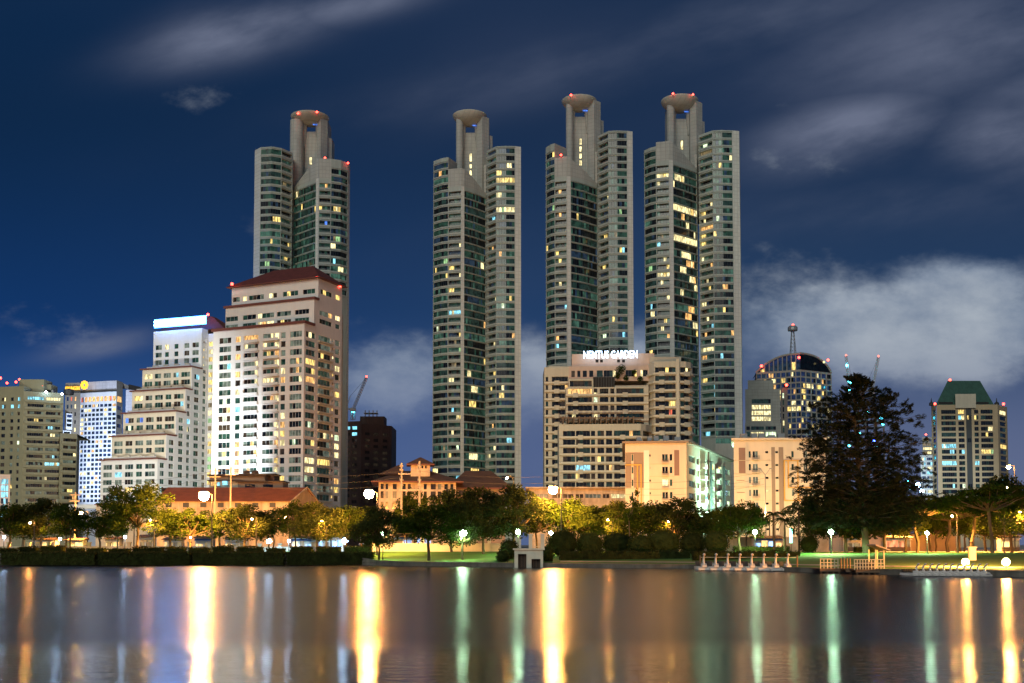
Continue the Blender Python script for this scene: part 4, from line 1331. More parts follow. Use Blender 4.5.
def leaf_clump(mb, c, r, n, s, mat, sq=1.0, rng=R):
    k = mb.mi(mat)
    for _ in range(n):
        d = Vector((rng.gauss(0, 1), rng.gauss(0, 1), rng.gauss(0, 1))).normalized() * (r * (rng.random() ** .45))
        d.z *= sq
        p = Vector(c) + d
        a = Vector((rng.uniform(-1, 1), rng.uniform(-1, 1), rng.uniform(-1, 1))).normalized(); b = a.orthogonal().normalized()
        ss = s * rng.uniform(.6, 1.3); i = len(mb.v)
        mb.v += [tuple(p - a * ss), tuple(p + b * ss * .5), tuple(p + a * ss), tuple(p - b * ss * .5)]
        mb.f.append((i, i + 1, i + 2, i + 3)); mb.m.append(k)


annex()
centre_hotel()


# ---- six-storey apartment slabs
def slab_left():
    Y = 268
    root = thing('apartment_slab', 'cream apartment block with yellow outline panel and green-lit side wall', 'apartment building', (sl(680) * Y, Y + 12, 2.1))
    HOT.extend([(693, 732, 446, 520, .45, ['lit_white', 'lit_green', 'lit_yellow', 'lit_cyan'])])
    W_ = Wins(root, dark=['glass_a', 'glass_c', 'glass_b'], lit=['lit_pale', 'lit_white'], p=.08, frame='frame_white', whole=.5)
    wl = MB(); z = lambda py: zat(py, Y)
    fr = Frame(686.5, Y, 6); l1 = fr.l_of(625)
    rows = rows_px(454, 12.7, 6, 6.5, Y)
    block(fr, wl, W_, 0, l1, 0, .5, 2.1, z(443), front=[(631.5, 633, 1), (646, 650.5, 1, {'small': .55}), (662, 667.5, 2), (669.5, 672, 1)], rows=rows, mat='apartment')
    P0 = fr.P(0, 0); P1 = (sl(731) * (Y + 62), Y + 62)
    Fs = Face([P0, P1]); ops = []
    cols = [(688.5, 695, 2), (696.2, 699, 1), (705, 708.5, 2), (711, 714, 1), (718, 721, 2), (724, 729, 3)]
    for a, b, n in cols:
        u0, u1 = Fs.ux(a), Fs.ux(b)
        for za, zb in rows: ops.append((u0, u1, za, zb)); W_.add(Fs, u0, u1, za, zb, n)
    zt = z(443)
    wall_grid(wl, Fs, 2.1, zt, ops, 'apartment')
    A = fr.P(l1, 0)
    wl.poly([(*A, zt), (*P0, zt), (*P1, zt), (A[0] * (Y + 62) / Y, Y + 62, zt)], 'apartment')
    wl.build('wall', root)
    # roof slab with overhang
    m = MB(); e = .8
    m.prism([(A[0] - e, A[1] - e), (P0[0] + e * .6, P0[1] - e), (P1[0] + 1.2, P1[1]), ((A[0] - e) * (Y + 62) / Y, Y + 62)], zt + .02, zt + .5, 'taupe'); m.build('roof', root)
    # facade panels
    Ff = Face([A, P0])

    def panel(pa, pb, ya, yb, mat, o=.06, nm='facade_panel'):
        q = MB(); u0, u1 = Ff.ux(pa), Ff.ux(pb); q.prism([Ff.pt(u0, o), Ff.pt(u1, o), Ff.pt(u1, .003), Ff.pt(u0, .003)], z(yb), z(ya), mat); return q.build(nm, root)
    panel(625.3, 631, 452, 487.5, 'taupe'); panel(633.4, 643.5, 452, 487.5, 'taupe', .055); panel(631, 633.4, 452, 453.8, 'taupe', .05)
    panel(674, 679, 450, 475.5, 'brown_panel'); panel(662.5, 668, 460.3, 461, 'brown_panel')
    for y in (463.5, 476, 489): panel(649.3, 674, y, y + .5, 'beige_paint', .12, 'string_course')
    panel(643.6, 649, 450, 512, 'white_paint', .14)
    q = MB()
    for (pa, pb, ya, yb) in ((624.8, 641.3, 464, 464.9), (640.3, 641.3, 464.9, 512), (636.6, 637.6, 464.9, 512)):
        u0, u1 = Ff.ux(pa), Ff.ux(pb); q.prism([Ff.pt(u0, .45), Ff.pt(u1, .45), Ff.pt(u1, .15), Ff.pt(u0, .15)], z(yb), z(ya), 'yellow_trim')
    q.build('outline_frame', root)
    # balcony railings, front and side
    for za, zb in rows:
        u0, u1 = Ff.ux(661.5), Ff.ux(668); q = MB(); q.prism([Ff.pt(u0, .9), Ff.pt(u1, .9), Ff.pt(u1, 0), Ff.pt(u0, 0)], za - .6, za - .45, 'apartment')
        for k in range(9): c = Ff.pt(u0 + (u1 - u0) * k / 8, .85); q.box((c.x, c.y, za - .0), (.05, .05, .9), 'dark_metal')
        q.build('balcony', root)
        for a, b in ((700, 704.5), (715, 718)):
            u0, u1 = Fs.ux(a), Fs.ux(b); q = MB(); q.prism([Fs.pt(u0, 1.2), Fs.pt(u1, 1.2), Fs.pt(u1, 0), Fs.pt(u0, 0)], za - .6, za + .5, 'apartment'); q.build('balcony', root)
    for px in (706.5, 709.5, 722.5):   # dark downpipes and fins on the side
        u = Fs.ux(px); c = Fs.pt(u, .35); q = MB(); q.box((c.x, c.y, (z(452) + 2.1) / 2), (.5, .7, z(452) - 2.1), 'frame_dark'); q.build('downpipe', root)
    W_.done()


def slab_right():
    Y = 268
    root = thing('apartment_slab', 'orange-lit cream apartment block half hidden by the tall dark tree', 'apartment building', (sl(775) * Y, Y + 12, 2.1))
    W_ = Wins(root, dark=['glass_a', 'glass_c', 'glass_grey'], lit=['lit_pale'], p=.06, frame='frame_white', whole=.6)
    wl = MB(); z = lambda py: zat(py, Y)
    fr = Frame(826, Y, 2); l1 = fr.l_of(733.5); rows = rows_px(451, 12.9, 7, 6.3, Y)
    block(fr, wl, W_, 0, l1, 0, 20, 2.1, z(440), front=[(748.5, 750.5, 1), (752.5, 757.5, 2), (765, 768, 1, {'small': .5}), (775, 778, 1, {'small': .5}), (791, 793.5, 1), (803, 807, 2), (812, 818, 2)], rows=rows, mat='apartment')
    wl.build('wall', root)
    m = MB(); zt = z(440); m.prism([fr.P(l1 + .7, -.8), fr.P(-.5, -.8), fr.P(-.5, 20), (fr.P(l1 + .7, -.8)[0] * 288 / 267.2, 288)], zt + .02, zt + .5, 'apartment'); m.prism([fr.P(l1 - 3, 4), fr.P(20, 4), fr.P(20, 12), fr.P(l1 - 4.5, 12)], zt + .5, zt + 1.2, 'taupe'); m.build('roof', root)
    Ff = Face([fr.P(l1, 0), fr.P(0, 0)])

    def panel(pa, pb, ya, yb, mat, o=.06, nm='facade_panel'):
        q = MB(); u0, u1 = Ff.ux(pa), Ff.ux(pb); q.prism([Ff.pt(u0, o), Ff.pt(u1, o), Ff.pt(u1, .003), Ff.pt(u0, .003)], z(yb), z(ya), mat); return q.build(nm, root)
    panel(738.5, 745, 447.5, 473, 'brown_panel'); panel(771, 774.6, 447, 540, 'taupe'); panel(778.4, 783, 447, 540, 'taupe', .055)
    for y in (460, 473.5, 486.5, 500, 513): panel(733.5, 771, y, y + .5, 'beige_paint', .12, 'string_course')
    for y in (480, 492): panel(736, 744, y, y + .5, 'brown_panel', .1, 'string_course')
    q = MB()
    for (pa, pb, ya, yb) in ((783, 799.5, 460, 460.9), (783, 784, 460.9, 500), (783, 799.5, 500, 500.9), (787, 788, 461, 487), (796.5, 797.5, 461, 500), (787, 812, 487, 487.8)):
        u0, u1 = Ff.ux(pa), Ff.ux(pb); q.prism([Ff.pt(u0, .45), Ff.pt(u1, .45), Ff.pt(u1, .15), Ff.pt(u0, .15)], z(yb), z(ya), 'yellow_trim')
    q.build('outline_frame', root)
    for za, zb in rows:
        for a, b in ((751.5, 758.5),):
            u0, u1 = Ff.ux(a), Ff.ux(b); q = MB(); q.prism([Ff.pt(u0, .9), Ff.pt(u1, .9), Ff.pt(u1, 0), Ff.pt(u0, 0)], za - .6, za - .45, 'apartment')
            for k in range(9): c = Ff.pt(u0 + (u1 - u0) * k / 8, .85); q.box((c.x, c.y, za), (.05, .05, .9), 'dark_metal')
            q.build('balcony', root)
    W_.done()


slab_left(); slab_right()


# ---- low podium hall in front of the centre hotel
def podium():
    Y = 300
    root = thing('podium_hall', 'long low sodium-lit hall with flat roof and ribbon windows', 'building', (sl(620) * Y, Y + 5, 2.1))
    W_ = Wins(root, dark=['glass_brown', 'glass_grey', 'glass_c'], lit=['lit_pale'], p=.04, frame='frame_white', whole=.6)
    wl = MB(); z = lambda py: zat(py, Y); fr = Frame(664, Y, 1); l1 = fr.l_of(529)
    block(fr, wl, W_, 0, l1, 0, 26, 2.1, z(488.5), front=[(535, 548, 3), (552, 573, 4), (575.5, 583, 2), (585, 600.5, 4), (602.5, 609, 2), (611, 625, 3), (628, 650, 5)], rows=[(z(498), z(494)), (z(512.5), z(509.5))], mat='old_wall')
    wl.build('wall', root)
    m = MB(); m.prism([fr.P(l1 + 1, -1.2), fr.P(-.5, -1.2), fr.P(-.5, 26), fr.P(l1 + 1, 26)], z(488.4), z(487), 'old_wall')
    m.prism([fr.P(5, 2), fr.P(-1, 2), fr.P(-1, 10), fr.P(5, 10)], z(487) + .01, z(484.3), 'taupe'); m.build('roof', root)
    W_.done()
    m = MB(); p = at(636, 497, Y - 1); root2 = None


podium()


# ---- grey block, round-topped glass tower, green-roofed tower, far small ones
def grey_block():
    Y = 560
    root = thing('office_block', 'grey windowless office block with one column of bright ribbon windows', 'office building', (sl(764) * Y, Y + 15, 2.1))
    W_ = Wins(root, dark=['glass_c', 'glass_a'], lit=['lit_pale', 'lit_white'], p=.1, frame='frame_dark', whole=1)
    HOT.extend([(750, 772, 403, 423, 1, ['lit_pale']), (750, 762, 430, 438, 1, ['lit_pale']), (762, 772, 432, 438, .7, ['lit_white'])])
    wl = MB(); z = lambda py: zat(py, Y); fr = Frame(781, Y, 3)
    block(fr, wl, W_, 0, fr.l_of(745.5), 0, 25, 2.1, z(389), front=[(752, 771, 8)], rows=rows_px(399, 5.9, 4, 4.3, Y), mat='grey_wall')
    block(fr, wl, W_, 3, fr.l_of(749), 2, 22, z(389), z(379.5), mat='grey_wall')
    f2 = Frame(781.5, Y - 6, 3)
    block(f2, wl, W_, 0, f2.l_of(745), 0, 5.5, 2.1, z(424.5), front=[(746.5, 750, 1), (751, 764, 5), (765.5, 776, 4)], rows=[(z(437.5), z(433)), (z(431), z(427.5))], mat='grey_wall')
    f3 = Frame(788.5, Y + 4, 3)
    block(f3, wl, W_, 0, f3.l_of(781.2), 0, 15, 2.1, z(386.5), front=[(783, 784.5, 1)], rows=rows_px(392, 7, 6, 5, Y), mat='grey_brown')
    wl.build('wall', root); W_.done()
    beacon(root, at(786.5, 385, Y + 2), 1.0)


def round_tower():
    Y = 680
    root = thing('glass_tower', 'dark glass tower with arched roof line and a lattice antenna mast', 'skyscraper', (sl(795) * Y, Y + 15, 2.1))
    HOT.extend([(757, 802, 371, 425, .32, None), (802, 830, 384, 404, .5, ['lit_pale', 'lit_yellow']), (785, 802, 355, 364, .9, ['lit_yellow'])])
    W_ = Wins(root, dark=['glass_navy', 'glass_d', 'glass_c', 'glass_navy'], lit=['lit_yellow', 'lit_pale', 'lit_warm', 'lit_pale'], p=.16, frame='frame_dark', whole=.25)
    wl = MB(); z = lambda py: zat(py, Y)
    A = (sl(757.5) * (Y + 12), Y + 12); B_ = (sl(802) * Y, Y); C = (sl(833) * (Y + 14), Y + 14)
    for P, Q, nc in ((A, B_, 9), (B_, C, 6)):
        Fc = Face([P, Q]); ops = []
        for za, zb in rows_px(371.5, 5.85, 22, 4.3, Y):
            for k in range(nc):
                if nc == 6 and k == 3 and False: continue
                u0 = Fc.L * (k + .1) / nc; u1 = Fc.L * (k + .9) / nc
                ops.append((u0, u1, za, zb)); W_.add(Fc, u0, u1, za, zb, 2, depth=.4)
        wall_grid(wl, Fc, 2.1, z(369.5), ops, 'stone_grid', .4)
    for k in range(4): pass
    D = (A[0] + 6, Y + 45); E = (C[0], Y + 45)
    wl.quad((*C, 2.1), (*E, 2.1), (*E, z(369.5)), (*C, z(369.5)), 'stone_grid')
    wl.poly([(*A, z(369.5)), (*B_, z(369.5)), (*C, z(369.5)), (*E, z(369.5)), (*D, z(369.5))], 'stone_grid')
    wl.build('wall', root)
    # arched crown: barrel of glass above the left face, sloping away over the right
    m = MB(); n = 10; top = []
    z0 = z(369.5)
    for k in range(n + 1):
        t = k / n; x = A[0] + (B_[0] - A[0]) * t; y = A[1] + (B_[1] - A[1]) * t + .6
        h = (z(353.5) - z0) * math.sin(math.pi * .5 * min(1, t * 1.25)) ** .8 if t < .8 else (z(353.5) - z0)
        top.append((x, y, z0 + max(h, .05)))
    for a, b in zip(top[:-1], top[1:]):
        mat = 'glass_d' if R.random() < .7 else 'lit_yellow'
        zm_a = z0 + (a[2] - z0) * .5; zm_b = z0 + (b[2] - z0) * .5
        m.quad((a[0], a[1], z0), (b[0], b[1], z0), (b[0], b[1], zm_b), (a[0], a[1], zm_a), mat)
        m.quad((a[0], a[1], zm_a), (b[0], b[1], zm_b), b, a, 'glass_navy')
        m.quad(a, b, (b[0] + 4, b[1] + 30, b[2]), (a[0] + 4, a[1] + 30, a[2]), 'grey_brown')
        m.tube(a, b, .7, .7, 'stone_grid', 6); m.tube((a[0], a[1], z0), a, .35, .35, 'stone_grid', 5)
    b0 = top[-1]; tr = []
    for k in range(n + 1):
        t = k / n; x = B_[0] + (C[0] - B_[0]) * t; y = B_[1] + (C[1] - B_[1]) * t + .6
        tr.append((x, y, z0 + (z(353.5) - z0) * math.cos(math.pi * .5 * t ** 1.6) ** .8 * (1 - .0 * t) + .3))
    for a, b in zip(tr[:-1], tr[1:]):
        m.quad((a[0], a[1], z0), (b[0], b[1], z0), b, a, 'glass_c' if R.random() < .8 else 'lit_dim')
        m.quad(a, b, (b[0], b[1] + 28, b[2]), (a[0], a[1] + 28, a[2]), 'grey_brown')
        m.tube(a, b, .7, .7, 'stone_grid', 6)
    m.build('arched_crown', root)
    # lattice mast
    m = MB(); c = at(793, 355, Y + 15); zt = zat(323, Y + 15); zm = zat(330, Y + 15)
    for i in range(4):
        a = math.pi / 4 + i * math.pi / 2
        m.tube((c.x + 2.6 * math.cos(a), c.y + 2.6 * math.sin(a), c.z - 3), (c.x + .9 * math.cos(a), c.y + .9 * math.sin(a), zm), .22, .18, 'steel', 5)
    for k in range(8):
        t0, t1 = k / 8, (k + 1) / 8
        for i in range(4):
            a = math.pi / 4 + i * math.pi / 2; b = a + math.pi / 2; r0 = 2.6 - 1.7 * t0; r1 = 2.6 - 1.7 * t1
            m.tube((c.x + r0 * math.cos(a), c.y + r0 * math.sin(a), c.z - 3 + (zm - c.z + 3) * t0), (c.x + r1 * math.cos(b), c.y + r1 * math.sin(b), c.z - 3 + (zm - c.z + 3) * t1), .14, .14, 'steel', 4)
    m.lathe((c.x, c.y, zm), [(.4, -1), (3.0, -.6), (3.2, 0), (3.2, 1.5), (2.2, 2.6), (.4, 3.0)], 'steel', 12)
    m.tube((c.x, c.y, zm), (c.x, c.y, zt), .3, .1, 'steel', 6)
    m.build('antenna_mast', root)
    beacon(root, at(793, 325, Y + 14), .9); beacon(root, at(761.5, 366, Y + 8), 1.1); beacon(root, at(799, 357.5, Y - 2), 1.1); beacon(root, at(828, 360, Y + 10), 1.0)
    beacon(root, at(824, 362, Y + 6), 1.0, 'lit_pale')
    W_.done()


def green_roof():
    Y = 640
    root = thing('green_roofed_tower', 'beige tower with tall green tapered roof standing at the right', 'apartment building', (sl(970) * Y, Y + 18, 2.1))
    HOT.extend([(981, 993, 399, 405, 1, ['lit_pale']), (981, 993, 430, 436, .9, ['lit_yellow']), (941, 957, 430, 436, .8, ['lit_yellow']), (981, 1010, 446, 452, .7, ['lit_yellow', 'lit_green']), (941, 957, 462, 468, 1, ['lit_cyan']), (966, 972, 400, 420, .6, ['lit_yellow']), (966, 974, 485, 500, .8, ['lit_yellow'])])
    W_ = Wins(root, dark=['glass_c', 'glass_a', 'glass_c', 'glass_c'], lit=['lit_yellow', 'lit_pale', 'lit_cyan', 'lit_white'], p=.10, frame='frame_dark', whole=.5)
    wl = MB(); z = lambda py: zat(py, Y); fr = Frame(999, Y, 3)
    rows = rows_px(409.6, 5.75, 17, 4.0, Y)
    b1 = 34
    block(fr, wl, W_, 0, fr.l_of(937), 0, b1, 2.1, z(404.5), front=[(941.5, 956, 7), (958.5, 964.5, 2), (974.5, 978.7, 2), (981, 993, 5)], side=[], rows=rows, mat='tan_paint')
    # dark recess strip in the middle
    m = MB(); Fc = Face([fr.P(fr.l_of(937), 0), fr.P(0, 0)]); u0, u1 = Fc.ux(966.3), Fc.ux(971.8)
    m.prism([Fc.pt(u0, .05), Fc.pt(u1, .05), Fc.pt(u1, .003), Fc.pt(u0, .003)], 2.2, z(408), 'frame_dark'); m.build('stair_strip', root)
    for za, zb in rows:
        if R.random() < .3:
            W_.add(Face([Fc.pt(u0 + .5, .5), Fc.pt(u1 - .5, .5)]), .1, u1 - u0 - 1.1, za, zb, 2)
    # chamfered corner bays
    for (pa, da, pb, db) in ((932.5, 7, 937, .2), (999, .2, 1008.5, 12)):
        Q = Face([(sl(pa) * (Y + da), Y + da), (sl(pb) * (Y + db), Y + db)]); ops = []
        for za, zb in rows: ops.append((Q.L * .2, Q.L * .85, za, zb)); W_.add(Q, Q.L * .2, Q.L * .85, za, zb, 2)
        wall_grid(wl, Q, 2.1, z(404.5), ops, 'tan_paint')
        wl.poly([(Q.p[0].x, Q.p[0].y, z(404.5)), (Q.p[1].x, Q.p[1].y, z(404.5)), (Q.p[1].x * (Y + 34) / Q.p[1].y, Y + 34, z(404.5)), (Q.p[0].x * (Y + 34) / Q.p[0].y, Y + 34, z(404.5))], 'tan_paint')
        e = Q.p[1] if pa > 950 else Q.p[0]
        xe = e.x * (Y + 34) / e.y; wl.quad((e.x, e.y, 2.1), (xe, Y + 34, 2.1), (xe, Y + 34, z(404.5)), (e.x, e.y, z(404.5)), 'tan_paint')
    f2 = Frame(977.5, Y - .6, 3)
    block(f2, wl, W_, 0, f2.l_of(956), 0, 12, z(408), z(394), mat='beige_paint')
    wl.build('wall', root)
    m = MB(); zt = zat(380.8, Y + 13); zb = z(404.3)
    e = [(sl(938.5) * Y, Y + 2), (sl(997) * Y, Y + 2), (sl(997) * (Y + 20), Y + 32), (sl(938.5) * (Y + 32), Y + 32)]
    t = [(sl(949.5) * (Y + 13), Y + 13), (sl(982) * (Y + 13), Y + 13), (sl(982) * (Y + 13), Y + 22), (sl(949.5) * (Y + 22), Y + 22)]
    for i in range(4): m.quad((*e[i], zb), (*e[(i + 1) % 4], zb), (*t[(i + 1) % 4], zt), (*t[i], zt), 'green_roof')
    m.poly([(*p, zt) for p in t], 'green_roof'); m.build('roof', root)
    m = MB()
    for px in (949, 985): m.box((sl(px) * Y, Y + 3, z(403)), (8, 1.5, 1.8), 'dark_void')
    m.build('dormer', root)
    for px in (936, 1002):
        m = MB(); m.lathe((sl(px) * Y, Y + 5, z(404.5)), [(1.4, 0), (1.3, 1.6), (.4, 2.2), (.2, 4), (.05, 4.6)], 'dark_metal', 10); m.build('finial', root)
    for px, py, dd in ((950, 380, 15), (935, 404, 6), (1003.5, 404, 8)): beacon(root, at(px, py, Y + dd), 1.0)
    W_.done()


def far_block():
    Y = 720
    root = thing('far_apartment_block', 'narrow white block glowing between the tall tree and green-roofed tower', 'building', (sl(928) * Y, Y + 15, 2.1))
    W_ = Wins(root, dark=['glass_navy', 'lit_dim', 'glass_d'], lit=['lit_white', 'lit_cyan', 'lit_pale'], p=.4, frame='frame_white', whole=.6)
    wl = MB(); z = lambda py: zat(py, Y); fr = Frame(934.5, Y, 5)
    block(fr, wl, W_, 0, fr.l_of(922), 0, 20, 2.1, z(437), front=[(923, 933, 5)], rows=rows_px(439, 4.2, 4, 2.4, Y), mat='grey_wall')
    f2 = Frame(935, Y - 12, 5)
    block(f2, wl, W_, 0, f2.l_of(920), 0, 11, 2.1, z(456.5), front=[(921.5, 925, 2), (926.5, 933.5, 4)], rows=rows_px(459, 4.6, 9, 2.6, Y), mat='white_paint')
    wl.build('wall', root); W_.done(); beacon(root, at(926, 434.5, Y), .8)


grey_block(); round_tower(); green_roof(); far_block()


# ---- unfinished dark tower with crane
def lattice(mb, p, q, w, mat, n=10, t=.16):
    p = Vector(p); q = Vector(q); d = (q - p).normalized(); a = d.orthogonal().normalized(); b = d.cross(a)
    cs = [a * w + b * w, -a * w + b * w, -a * w - b * w, a * w - b * w]
    for c in cs: mb.tube(p + c, q + c, t, t, mat, 4)
    for k in range(n):
        x0 = p.lerp(q, k / n); x1 = p.lerp(q, (k + 1) / n)
        for i in range(4): mb.tube(x0 + cs[i], x1 + cs[(i + 1) % 4], t * .7, t * .7, mat, 4)


def construction():
    Y = 620; z = lambda py: zat(py, Y)
    root = thing('unfinished_tower', 'dark brown unfinished tower block wrapped in netting beside the condominium', 'building', (sl(368) * Y, Y + 12, 2.1))
    HOT.extend([(344, 356, 424, 434, .8, ['lit_cyan'])])
    W_ = Wins(root, dark=['dark_void', 'glass_brown', 'glass_brown'], lit=['lit_cyan', 'lit_dim'], p=.02, frame='raw_concrete', whole=1)
    wl = MB(); fr = Frame(361, Y, 18)
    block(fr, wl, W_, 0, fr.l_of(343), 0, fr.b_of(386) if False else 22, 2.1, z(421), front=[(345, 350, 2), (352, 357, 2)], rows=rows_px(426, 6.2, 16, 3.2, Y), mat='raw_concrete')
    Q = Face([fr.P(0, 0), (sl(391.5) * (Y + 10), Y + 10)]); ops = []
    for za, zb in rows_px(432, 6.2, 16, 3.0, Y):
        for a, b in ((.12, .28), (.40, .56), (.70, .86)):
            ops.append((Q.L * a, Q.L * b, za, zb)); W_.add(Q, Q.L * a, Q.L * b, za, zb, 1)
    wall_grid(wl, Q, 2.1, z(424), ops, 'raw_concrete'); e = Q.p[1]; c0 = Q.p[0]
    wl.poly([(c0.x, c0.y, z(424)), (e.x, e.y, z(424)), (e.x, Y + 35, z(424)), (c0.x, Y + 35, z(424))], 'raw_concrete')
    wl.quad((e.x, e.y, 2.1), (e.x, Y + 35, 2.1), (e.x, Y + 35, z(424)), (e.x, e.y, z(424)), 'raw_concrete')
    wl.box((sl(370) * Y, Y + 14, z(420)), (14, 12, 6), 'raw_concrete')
    wl.build('wall', root)
    m = MB()
    for px in (362, 366, 370, 374): m.box((sl(px) * Y, Y + 12, z(413)), (.5, .5, 6), 'steel')
    m.box((sl(368) * Y, Y + 12, z(411)), (8, 6, .3), 'steel'); m.box((sl(368) * Y, Y + 12, z(415)), (8, 6, .3), 'steel'); m.build('scaffold', root)
    W_.done()


def crane(base, top_jib, label, mh, lamp=None, Yd=620):
    root = thing('tower_crane', label, 'crane', (base.x, base.y, base.z), 'tower cranes')
    m = MB(); lattice(m, base, base + Vector((0, 0, mh)), .9, 'crane_paint', 8); m.build('mast', root)
    c = base + Vector((0, 0, mh))
    m = MB(); m.box(c + Vector((0, 0, .8)), (3, 2.5, 2.2), 'crane_paint'); m.build('cab', root)
    m = MB(); lattice(m, c + Vector((0, 0, 1)), top_jib, .55, 'crane_paint', 14, .14); m.build('jib', root)
    d = (top_jib - c); d.z = 0; d = -d.normalized() if d.length > .01 else Vector((-1, 0, 0))
    m = MB(); m.tube(c + Vector((0, 0, 1)), c + d * 6 + Vector((0, 0, 2)), .5, .5, 'crane_paint', 6); m.box(c + d * 6 + Vector((0, 0, .8)), (2.4, 2, 2.6), 'raw_concrete'); m.tube(c + d * 5 + Vector((0, 0, 2)), c + d * 2 + Vector((0, 0, 9)), .2, .2, 'crane_paint', 5)
    m.tube(c + d * 2 + Vector((0, 0, 9)), top_jib, .08, .08, 'dark_metal', 4); m.build('counterweight', root)
    beacon(root, top_jib + Vector((0, 0, .6)), .7, 'red_beacon')
    for t in (lamp or ()):
        q = MB(); q.ball(c.lerp(top_jib, t), .8, 'bulb_cyan', 8); q.build('work_lamp', root)
    return root


construction()
crane(at(353, 420, 625), at(366.5, 377.5, 620), 'luffing crane with pale jib on top of the brown unfinished tower', 5, (0,))
crane(at(850, 400, 700), at(846, 356, 700), 'luffing crane with cyan lamps rising behind the tall tree crown', 4, (.1, .35, .75))
crane(at(872, 398, 700), at(878.5, 357, 700), 'dark leaning crane right of the cyan-lamped crane, red tip lamp', 3)


def behind_tree():
    Y = 690; z = lambda py: zat(py, Y)
    root = thing('building_frame', 'bare concrete building frame with cyan work lamps behind the tall tree', 'construction site', (sl(862) * Y, Y + 10, 2.1))
    m = MB()
    x0, x1 = sl(838) * Y, sl(886) * Y
    for k in range(24):
        zz = 2.1 + 3.6 * k
        if zz > z(404): break
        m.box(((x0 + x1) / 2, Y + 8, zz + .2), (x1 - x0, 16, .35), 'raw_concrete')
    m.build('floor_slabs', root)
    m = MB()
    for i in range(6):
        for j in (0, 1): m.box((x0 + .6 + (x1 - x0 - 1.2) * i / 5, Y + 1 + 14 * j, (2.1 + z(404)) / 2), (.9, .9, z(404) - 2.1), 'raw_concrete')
    m.build('columns', root)
    for (px, py, r, mt) in ((851, 383, 1.0, 'bulb_cyan'), (881, 418, 1.4, 'bulb_cyan'), (883, 424, 1.0, 'bulb_cyan'), (862, 420, .8, 'bulb_cyan'), (849, 446, 1.1, 'bulb_cyan'), (873, 442, 2.0, 'bulb_deep_blue'), (876, 447, 1.4, 'bulb_cyan'), (878, 458, 1.2, 'bulb_cyan'), (860, 433, .7, 'bulb_cyan'), (868, 412, .8, 'bulb_cyan'), (918, 485, 2.2, 'bulb_cool'), (911, 489, 1.2, 'bulb_cyan'), (922, 491, 1.6, 'bulb_cool'), (908, 482, 1.2, 'bulb_cyan')):
        q = MB(); q.ball(at(px, py, Y - 2), r * .75, mt, 8); q.build('work_lamp', root)


behind_tree()


